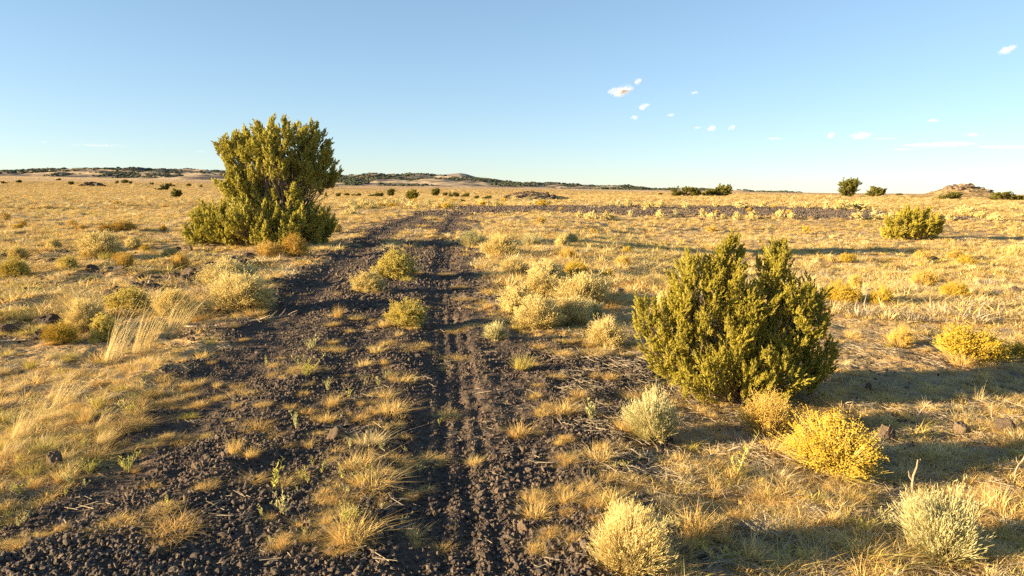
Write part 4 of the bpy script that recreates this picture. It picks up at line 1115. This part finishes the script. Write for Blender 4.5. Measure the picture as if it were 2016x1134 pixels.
# ------------------------------------------------------------------ rocks
ROCKS = [MB().add(*rock_arrays(3, 500 + k, 0.34, 0.7, 13)).mesh('rock', M_LAVA) for k in range(6)]
BROCKS = [MB().add(*rock_arrays(3, 520 + k, 0.22, 0.85, 11)).mesh('rock', M_BROWNROCK) for k in range(4)]
def place_rock(px, py, w, h, label, group=None, meshes=ROCKS, cat='rock', name='lava_rock', at=None):
    x, y = hit(px, py) if at is None else at
    W = w * y / F / 2; Hh = h * y / F / 1.1
    o = link(name, random.choice(meshes))
    y2 = y + W * 0.6
    o.location = (x, y2, h1(x, y2) + Hh * 0.22); o.rotation_euler = (0, 0, random.uniform(0, 6.28)); o.scale = (W, W * 0.9, Hh)
    return tag(o, label, cat, group)
for a in [(1750, 872, 34, 34, 'round brown boulder standing in the grass right of the golden rabbitbrush', None, BROCKS),
          (659, 888, 34, 26, 'square brown stone on the middle strip of the track', None, BROCKS),
          (1030, 1070, 24, 20, 'pale angular stone low on the right cinder', None, BROCKS),
          (1350, 1118, 28, 24, 'brown stone between the large straw tuft and the bottom rabbitbrush', None, BROCKS),
          (845, 965, 16, 16, 'small upright brown stone in the right wheel track', None, BROCKS),
          (1895, 855, 40, 26, 'brown boulder right of the round one, half in grass', None, BROCKS),
          (1985, 858, 46, 28, 'low brown boulder near the right photo edge', None, BROCKS),
          (1218, 582, 22, 16, 'reddish rock in the field right of the thicket', None, BROCKS),
          (225, 540, 36, 14, 'reddish flat rock below the lone rabbitbrush in the left field', None, BROCKS),
          (95, 518, 24, 12, 'black rock left of the lone rabbitbrush in the left field'),
          (85, 640, 54, 30, 'big dark boulder on the left verge behind the bright yellow rabbitbrush'),
          (75, 665, 34, 22, 'dark boulder in front of the bigger one on the left verge'),
          (12, 655, 40, 24, 'dark boulder at the left photo edge on the verge'),
          (50, 577, 34, 16, 'dark flat rock in the left field near the photo edge'),
          (226, 577, 14, 16, 'small upright dark rock at the end of the low lava wall'),
          (300, 515, 30, 10, 'dark low rock right of the lone rabbitbrush in the left field'),
          (270, 552, 26, 10, 'dark low rock between the lone rabbitbrush and the low lava wall'),
          (490, 510, 26, 20, 'dark rock at the foot of the tallest juniper'),
          (440, 513, 26, 12, 'flat dark rock left of the rock at the juniper foot'),
          (100, 935, 36, 38, 'rough brown clod at the left rim of the cinder', None, BROCKS),
          (385, 950, 20, 16, 'grey stone in the left wheel track', None, BROCKS),
          (365, 1012, 18, 14, 'small brown stone above the golden patch at the bottom left', None, BROCKS),
          (310, 1125, 34, 24, 'brown stone at the bottom edge below the golden patch', None, BROCKS),
          (1148, 520, 14, 8, 'little red rock in the right field on the rim of the tree shadow', None, BROCKS)]:
    place_rock(*a)
g_wall = 'dark rocks in the low lava wall on the left verge'
for k in range(34):
    u = k / 33; px = 215 + 250 * u + random.uniform(-10, 10); py = 592 - 62 * u + random.uniform(-8, 8)
    place_rock(px, py, random.uniform(22, 48), random.uniform(14, 30), 'dark lava rock in the low broken wall along the left verge', g_wall)
g_lr = 'dark lava rocks lying in the open grass'
for k in range(60):
    left = random.random() < 0.45
    px = random.uniform(0, 640) if left else random.uniform(1080, 2016); py = 420 + 330 * random.random() ** 1.5
    if 1270 < px < 1680 and py > 470: continue
    if left and px > 300 and py > 560: continue
    if not left and py > 590: continue
    if left and py > 630: continue
    sc = (py - 372) / 200
    place_rock(px, py, (9 + 28 * random.random()) * sc, (7 + 16 * random.random()) * sc, 'dark lava rock half sunk in the grass of the %s field, %s' % ('left' if left else 'right', 'far off' if py < 470 else 'mid distance' if py < 560 else 'fairly near'), g_lr)
g_sr = 'loose stones on the cinder'
for k in range(45):
    px, py = random.uniform(300, 1200), random.uniform(620, 1125)
    u = (py - 600) / 530
    place_rock(px, py, random.uniform(7, 15) * (0.5 + u), random.uniform(5, 11) * (0.5 + u), 'loose stone bigger than the gravel ' + zone(px, py), g_sr, random.choice([ROCKS, BROCKS]), name='loose_stone', cat='stone')

# outcrops: piles of boulders, each boulder a thing
def pile(cx, d, wpx, hpx, n, label, group, meshes, size=(0.10, 0.22), flatten=0.55):
    for k in range(n):
        u = random.gauss(0, 0.42)
        top = hpx * max(0.0, 1 - abs(u) ** 1.5)
        x, y = along(cx + u * wpx / 2, d + random.uniform(-2, 2))
        s = random.uniform(*size) * wpx * d / F * (1.15 - 0.5 * min(1, abs(u)))
        o = link('boulder', random.choice(meshes))
        zz = h1(x, y) + random.uniform(0.0, 0.75) * top * d / F
        o.location = (x, y, zz); o.rotation_euler = (random.uniform(-.3, .3), random.uniform(-.3, .3), random.uniform(0, 6.28)); o.scale = (s, s, s * flatten)
        tag(o, label, 'boulder', group)
pile(182, 330, 58, 9, 22, 'dark boulder in the left lava outcrop beyond the gold field', 'boulders of the left lava outcrop', ROCKS, (0.06, 0.16))

# knolls of earth with rocks
def knoll(name, cx, d, wpx, hpx, seed, material):
    c = along(cx, d); Wm = wpx * d / F / 2; Hm = hpx * d / F
    n = 56; mb = MB(); V = []
    for i in range(n):
        for j in range(n):
            a, b = (i / (n - 1) - 0.5) * 2.6, (j / (n - 1) - 0.5) * 2.6
            x, y = c[0] + a * Wm, c[1] + b * Wm * 0.8
            V.append((x, y, a, b))
    V = np.array(V); r = np.hypot(V[:, 2], V[:, 3])
    prof = np.maximum(0, 1 - np.clip(r, 0, 1) ** 1.3) ** 1.7 * (0.75 + 0.5 * fbm(V[:, 2] * 2.2, V[:, 3] * 2.2, seed)) * 1.0
    z = base_h(V[:, 0], V[:, 1]) + Hm * prof - 0.25 * sstep(0.95, 1.25, r) + (fbm(V[:, 0] * 0.8, V[:, 1] * 0.8, seed + 4) - 0.5) * Hm * 0.16 * (r < 1)
    v = np.stack([V[:, 0], V[:, 1], z], 1)
    i = np.arange(n - 1)[:, None]; j = np.arange(n - 1)[None]; a = i * n + j
    t = np.concatenate([np.stack([a, a + n, a + n + 1], -1).reshape(-1, 3), np.stack([a, a + n + 1, a + 1], -1).reshape(-1, 3)])
    mb.add(v, t); o = link(name, mb.mesh(name, material, True)); tag(o, kind='structure')
    return v, r, Hm
def b_knoll(n):
    geo = N(n, 'ShaderNodeNewGeometry'); P = geo.outputs['Position']
    c = ramp(n, noise(n, 0.9, 5, P, 0.65), [(0.36, (0.13, 0.092, 0.055)), (0.48, (0.30, 0.21, 0.10)), (0.6, (0.44, 0.325, 0.15)), (0.75, (0.54, 0.41, 0.2))])
    p = N(n, 'ShaderNodeBsdfDiffuse'); n.links.new(c, p.inputs[0])
    bm = N(n, 'ShaderNodeBump'); bm.inputs['Strength'].default_value = 0.9; bm.inputs['Distance'].default_value = 0.4
    n.links.new(noise(n, 1.6, 5, P, 0.65), bm.inputs['Height']); n.links.new(bm.outputs[0], p.inputs['Normal'])
    return p.outputs[0]
M_KNOLL = mat('knoll earth', b_knoll)
for nm, cx, d, w, h, n, lab, grp, ms in [
        ('knoll', 1893, 165, 215, 27, 85, 'brown boulder on the rocky knoll at the right horizon', 'boulders of the rocky knoll', BROCKS),
        ('knoll', 1045, 108, 200, 18, 90, 'dark boulder on the middle lava outcrop right of the track end', 'boulders of the middle lava outcrop', ROCKS)]:
    v, r, Hm = knoll(nm, cx, d, w, h, int(cx), M_KNOLL)
    cand = np.nonzero(r < (0.55 if cx > 1500 else 0.8))[0]
    wgt = np.exp(-(r[cand] / (0.24 if cx > 1500 else 0.5)) ** 2); wgt /= wgt.sum()
    for k in rng.choice(cand, n, p=wgt, replace=False):
        s = w * d / F * random.uniform(0.008, 0.030)
        o = link('boulder', random.choice(ms)); o.location = (v[k, 0], v[k, 1], v[k, 2] + s * 0.12)
        o.rotation_euler = (random.uniform(-.3, .3), random.uniform(-.3, .3), random.uniform(0, 6.28)); o.scale = (s, s, s * random.uniform(0.5, 0.8))
        tag(o, lab, 'boulder', grp)

# ------------------------------------------------------------------ stuff: geometry-node scatters
def scatter(name, pts, rot, scl, variant, sources):
    """one object that carries one piece of stuff per point"""
    me = bpy.data.meshes.new(name)
    n = len(pts)
    me.vertices.add(n); me.vertices.foreach_set('co', np.asarray(pts, np.float32).ravel())
    for an, ty, data, key in (('rot', 'FLOAT_VECTOR', rot, 'vector'), ('scl', 'FLOAT_VECTOR', scl, 'vector'), ('variant', 'INT', variant, 'value')):
        a = me.attributes.new(an, ty, 'POINT'); a.data.foreach_set(key, np.asarray(data, np.int32 if ty == 'INT' else np.float32).ravel())
    src = bpy.data.collections.new(name + '_pieces')
    for k, s in enumerate(sources):
        src.objects.link(bpy.data.objects.new(f'{name}_piece.{k:03d}', s))
    ng = bpy.data.node_groups.new(name + '_nodes', 'GeometryNodeTree')
    ng.interface.new_socket('Geometry', in_out='INPUT', socket_type='NodeSocketGeometry')
    ng.interface.new_socket('Geometry', in_out='OUTPUT', socket_type='NodeSocketGeometry')
    gi = ng.nodes.new('NodeGroupInput'); go = ng.nodes.new('NodeGroupOutput')
    ip = ng.nodes.new('GeometryNodeInstanceOnPoints'); ci = ng.nodes.new('GeometryNodeCollectionInfo')
    ci.inputs[0].default_value = src; ci.inputs[1].default_value = True; ci.inputs[2].default_value = True
    ip.inputs['Pick Instance'].default_value = True
    def na(nm, ty):
        x = ng.nodes.new('GeometryNodeInputNamedAttribute'); x.data_type = ty; x.inputs[0].default_value = nm; return x.outputs[0]
    L = ng.links.new
    L(gi.outputs[0], ip.inputs['Points']); L(ci.outputs[0], ip.inputs['Instance'])
    L(na('variant', 'INT'), ip.inputs['Instance Index'])
    er = ng.nodes.new('FunctionNodeEulerToRotation'); L(na('rot', 'FLOAT_VECTOR'), er.inputs[0]); L(er.outputs[0], ip.inputs['Rotation'])
    L(na('scl', 'FLOAT_VECTOR'), ip.inputs['Scale']); L(ip.outputs[0], go.inputs[0])
    o = link(name, me); md = o.modifiers.new('scatter', 'NODES'); md.node_group = ng
    return tag(o, kind='stuff')

def ring(n, r0, r1, a=1.0, th=0.74):
    """n ground points between two distances, density falling with distance**a"""
    t = rng.uniform(-th, th, n); u = rng.uniform(0, 1, n)
    p = 2.0 - a
    r = np.exp(np.log(r0) + u * np.log(r1 / r0)) if abs(p) < 1e-6 else (r0 ** p + u * (r1 ** p - r0 ** p)) ** (1 / p)
    return r * np.sin(t), r * np.cos(t), r

build_tufts()

# cinder gravel
GRAV = [MB().add(*rock_arrays(1, 600 + k, 0.55, 0.75, 10)).mesh('gravel', M_CINDER) for k in range(7)]
for gn, (g_n, g0, g1, ga, gs) in enumerate(((230000, 2.2, 10.5, 1.5, 1.0), (140000, 9.0, 46, 1.6, 1.0), (90000, 42, 82, 1.6, 1.0))):
    x, y, r = ring(g_n, g0, g1, ga)
    c = cinder_mask(x, y)
    rough = fbm(x * 1.1, y * 1.1, 91)
    dr = np.minimum(np.minimum(seg_dist(x, y, RUT_R), seg_dist(x, y, RUT_L)), seg_dist(x, y, RUT_R2))
    keep = (rng.uniform(0, 1, len(x)) < c * np.where(dr < 0.26, 0.6, 1.0) * (0.55 + 0.6 * sstep(0.35, 0.6, rough)))
    x, y, r, dr, rough = x[keep], y[keep], r[keep], dr[keep], rough[keep]
    n = len(x)
    s = (0.0038, 0.0058, 0.012)[gn] * np.exp(np.abs(rng.normal(0, 0.78, n))) * np.where(dr < 0.26, 0.68, 1.0) * (0.8 + 0.5 * rough) * np.clip(r / 7, 1, 3.0)
    s = np.minimum(s, np.where(rng.uniform(0, 1, n) < 0.03, (0.024, 0.04, 0.09)[gn], (0.015, 0.03, 0.07)[gn]))
    scatter('gravel', np.stack([x, y, H(x, y) + s * 0.42], 1), rng.uniform(0, 6.28, (n, 3)), s[:, None] * rng.uniform(0.6, 1.35, (n, 3)), rng.integers(0, 7, n), GRAV)

# pebbles and crumbs of lava on the soil beside the track
PEB = [MB().add(*rock_arrays(1, 640 + k, 0.35, 0.7, 9)).mesh('pebble', M_LAVA if k < 3 else M_BROWNROCK) for k in range(5)]
x, y, r = ring(60000, 2.2, 24, 1.5)
c = cinder_mask(x, y)
keep = rng.uniform(0, 1, len(x)) < (1 - c) * (0.15 + 0.85 * sstep(0.45, 0.62, fbm(x * 0.9, y * 0.9, 97))) * np.where(c > 0.03, 1.0, 0.6)
x, y, r = x[keep], y[keep], r[keep]; n = len(x)
s = 0.004 * np.exp(np.abs(rng.normal(0, 0.75, n))) * np.clip(r / 7, 1, 2.2)
s = np.minimum(s, 0.035)
scatter('soil_pebbles', np.stack([x, y, H(x, y) + s * 0.3], 1), rng.uniform(0, 6.28, (n, 3)), s[:, None] * rng.uniform(0.75, 1.25, (n, 3)), rng.integers(0, 5, n), PEB)

# grass: near tufts, field tufts, far clumps
near_src = [tuft_mesh('grass', m_, nb, 0.5, 1.0, w_, le) for m_, nb, w_, le in (
    (M_STRAW, 90, 0.022, 0.8), (M_STRAW, 80, 0.022, 0.6), (M_TAN, 90, 0.022, 0.9), (M_PALE, 80, 0.02, 0.8), (M_OLIVE, 70, 0.024, 0.7), (M_GREY, 80, 0.022, 1.1))]
near_src += [mat_mesh('grass', M_TAN, 110, 0.5, 0.8, 0.024), mat_mesh('grass', M_STRAW, 110, 0.5, 0.8, 0.024), mat_mesh('grass', M_GREY, 110, 0.5, 0.7, 0.024)]
def grass_field(name, n, r0, r1, a, size, hmul, p_keep, src, far=False):
    x, y, r = ring(n, r0, r1, a)
    c = cinder_mask(x, y)
    pat = fbm(x / 1.7, y / 1.7, 61, 3); pat2 = fbm(x / 9, y / 9, 71, 2)
    pat3 = fbm(x / 0.8, y / 0.45, 66, 2)
    gap = sstep(0.42, 0.57, pat * 0.45 + pat2 * 0.25 + pat3 * 0.30 + rng.normal(0, 0.035, n))
    gap = gap * np.where((x > 0.6) & (y < 5.0) & (x < 2.9), 0.5, 1.0)
    pk = p_keep * (0.06 + 0.94 * gap) * (1 - c) ** 2
    keep = rng.uniform(0, 1, n) < pk
    x, y, r, pat2, pat = x[keep], y[keep], r[keep], pat2[keep], pat[keep]
    m_ = len(x)
    wd = size * rng.uniform(0.6, 1.5, m_)
    ht = hmul * rng.uniform(0.5, 1.3, m_) * (0.55 + 0.9 * pat2) * np.where(rng.uniform(0, 1, m_) < 0.06, 1.8, 1.0)
    k = rng.uniform(0, 1, m_) * 0.75 + fbm(x / 4, y / 4, 81) * 0.6 - 0.15
    var = np.clip((k * 1.0 * len(src)).astype(int), 0, len(src) - 1)
    # a mild lean away from the wind
    rot = np.stack([rng.normal(0, 0.08, m_), rng.normal(0.12, 0.1, m_), rng.uniform(0, 6.28, m_)], 1)
    scatter(name, np.stack([x, y, H(x, y)], 1), rot, np.stack([wd, wd, ht], 1), var, src)
order = [0, 7, 2, 3, 1, 6, 4, 5, 8]
near_src = [near_src[k] for k in (8, 5, 7, 6, 0, 7, 8, 1, 6, 3, 2, 4)]
grass_field('grass', 15000, 2.3, 11, 1.3, 0.13, 0.062, 0.85, near_src)
field_src = [tuft_mesh('grass', m_, 46, 0.5, 1.0, 0.042, le) for m_, le in ((M_GREY, 0.8), (M_STRAW, 0.7), (M_STRAW, 0.6), (M_PALE, 0.7), (M_TAN, 0.8), (M_OLIVE, 0.6))]
grass_field('grass', 52000, 10, 60, 1.5, 0.30, 0.105, 1.0, field_src)
far_src = [tuft_mesh('grass', m_, 34, 0.5, 1.0, 0.07, le) for m_, le in ((M_STRAW, 0.6), (M_STRAW, 0.6), (M_PALE, 0.6), (M_STRAW, 0.6), (M_TAN, 0.6))]
grass_field('grass', 110000, 55, 400, 1.6, 0.8, 0.17, 1.0, far_src)

grass_field('grass', 70000, 330, 900, 1.8, 2.2, 0.24, 0.75, far_src)

# straw litter lying on the ground
mbl = MB(); nl = 9
bs = np.stack([rng.uniform(-.5, .5, nl), rng.uniform(-.5, .5, nl), rng.uniform(0.0, 0.06, nl)], 1)
prisms(mbl, bs, bs + np.stack([rng.uniform(-.5, .5, nl), rng.uniform(-.5, .5, nl), rng.uniform(-0.02, 0.12, nl)], 1), 0.010, 0.006)
LIT = [mbl.mesh('litter', M_GREY), ]
x, y, r = ring(9000, 2.3, 18, 1.3)
c = cinder_mask(x, y)
right = (x > 0.45) & (r < 7)
keep = rng.uniform(0, 1, len(x)) < np.where(right, 1.0, np.where(c > 0.5, 0.05, 0.75))
x, y = x[keep], y[keep]; n = len(x); s = rng.uniform(0.10, 0.26, n)
scatter('straw_litter', np.stack([x, y, H(x, y) + 0.004], 1), np.stack([rng.normal(0, .06, n), rng.normal(0, .06, n), rng.uniform(0, 6.28, n)], 1), np.stack([s, s, s], 1), np.zeros(n, int), LIT)

# woodland on the far hills
def low_tree(seed):
    g = np.random.default_rng(seed); mb = MB()
    for k in range(4):
        v, f = ico(1); q = v * (0.42 + 0.22 * vnoise(v[:, 0] * 3 + seed, v[:, 1] * 3 + v[:, 2] * 2, seed + k))[:, None]
        mb.add(q * np.array([1, 1, 0.9]) + g.uniform(-.35, .35, 3) * np.array([1, 1, 0.5]) + np.array([0, 0, 0.4]), f)
    return mb.mesh('woodland', M_WOODL)
WOOD = [low_tree(700 + k) for k in range(3)]
P = []
for V, nn, lo, hi in ((ridge_a, 8000, 0.05, 0.66), (ridge_b, 9500, 0.04, 0.66)):
    rows, cols = V.shape[:2]
    uu = rng.uniform(lo, hi, nn) * (rows - 1); vv = rng.uniform(0.02, 0.98, nn) * (cols - 1)
    i, j = uu.astype(int), vv.astype(int); fu, fv = (uu - i)[:, None], (vv - j)[:, None]
    q = (V[i, j] * (1 - fu) + V[i + 1, j] * fu) * (1 - fv) + (V[i, j + 1] * (1 - fu) + V[i + 1, j + 1] * fu) * fv
    dens = fbm(q[:, 0] / 260, q[:, 1] / 200, 95, 3) + 0.06 * (uu / (rows - 1) > 0.52)
    P.append(q[dens > 0.50 + 0.08 * (1 - sstep(0.02, 0.25, uu / (rows - 1))) + 0.07 * sstep(-0.06, 0.02, q[:, 0] / q[:, 1])])
P = np.concatenate(P); n = len(P); s = rng.uniform(3.5, 8.5, n)
scatter('woodland', P, np.stack([np.zeros(n), np.zeros(n), rng.uniform(0, 6.28, n)], 1), np.stack([s * 1.3, s * 1.3, s * 0.85], 1), rng.integers(0, 3, n), WOOD)

# ------------------------------------------------------------------ small clouds, far away
CD = 9000.0
def cloud(px, py, w, h, label, n=70, slant=0.0, group=None):
    d = ray(px, py); c = d / d[1] * CD + np.array([0, 0, EYE])
    k = CD / F; Wm, Hm = w * k, h * k
    g = np.random.default_rng(int(px * 7 + py)); mb = MB(); v, f = ico(2)
    cores = [(-0.4 + 0.2 * q + g.uniform(-0.08, 0.08), g.uniform(-0.25, 0.25), g.uniform(0.4, 1.0)) for q in range(5)]
    for q in range(int(n * 4)):
        a, b, sz = cores[g.integers(0, 5)]
        x = np.clip(a + g.normal(0, 0.13), -0.5, 0.5); z = np.clip(b + g.normal(0, 0.2), -0.5, 0.5)
        fall = 1 - (2 * abs(x)) ** 2 * 0.7
        rr = Hm * g.uniform(0.14, 0.34) * sz * fall
        p = np.array([x * Wm, g.normal(0, 0.25) * Wm * 0.5, z * Hm * fall + x * slant * Wm])
        mb.add(v * rr * (0.75 + 0.5 * vnoise(v[:, 0] * 2 + q, v[:, 1] * 2 + v[:, 2] * 2, q))[:, None] * np.array([1.5, 1.5, 0.9]) + p, f)
    o = link('cloud', mb.mesh('cloud', M_CLOUD, True)); o.location = c
    tag(o, label, 'cloud', group)
for a in [(1222, 178, 46, 18, 'brightest white cloud, highest of the central cluster', 110, 0.2), (1256, 160, 14, 13, 'small bright puff at the upper right of the brightest cloud', 50, 0.6), (1268, 209, 20, 11, 'small white puff below the brightest cloud', 50, 0.3),
          (1250, 231, 16, 8, 'faint puff under the small white puff, central cluster', 30, 0.3), (1368, 182, 16, 8, 'faint puff alone right of the brightest cloud', 26, 0.2), (1321, 226, 14, 7, 'faint puff right of the central cluster', 30, 0.2),
          (1401, 253, 14, 11, 'small round white puff in the low row right of centre', 40, 0.4), (1374, 252, 18, 5, 'faint wisp left of the small round white puff', 22, 0.1), (1440, 252, 12, 9, 'faint puff right of the small round white puff', 22, 0.4),
          (1637, 265, 13, 10, 'small slanting puff left of the white-topped streak', 36, 0.6), (1695, 267, 44, 13, 'white-topped cloud left end of a streak on the right', 80, 0.1), (1735, 273, 66, 4, 'thin grey streak trailing from the white-topped cloud', 110, 0.0),
          (1838, 237, 20, 7, 'small flat cloud above the long streaks on the right', 40, 0.1), (1984, 98, 30, 13, 'small white cloud high up by the right photo edge', 60, 0.3), (1527, 272, 36, 4, 'thin grey streak between the puffs and the white-topped cloud', 70, 0.0),
          (1916, 265, 38, 7, 'flat white cloud above the long streaks near the right edge', 50, 0.0), (1850, 286, 130, 10, 'longest thin streak of cloud low on the right', 260, 0.02), (1982, 289, 100, 7, 'thin streak of cloud low at the right photo edge', 200, 0.0),
          (1780, 294, 70, 4, 'faint lowest streak on the right', 90, 0.0), (195, 286, 110, 5, 'thin white streak low in the left sky', 150, 0.0), (88, 279, 10, 4, 'tiny puff in the left sky above the thin streak', 16, 0.0), (395, 299, 24, 4, 'tiny faint streak just left of the tallest juniper', 18, 0.0)]:
    cloud(*a)
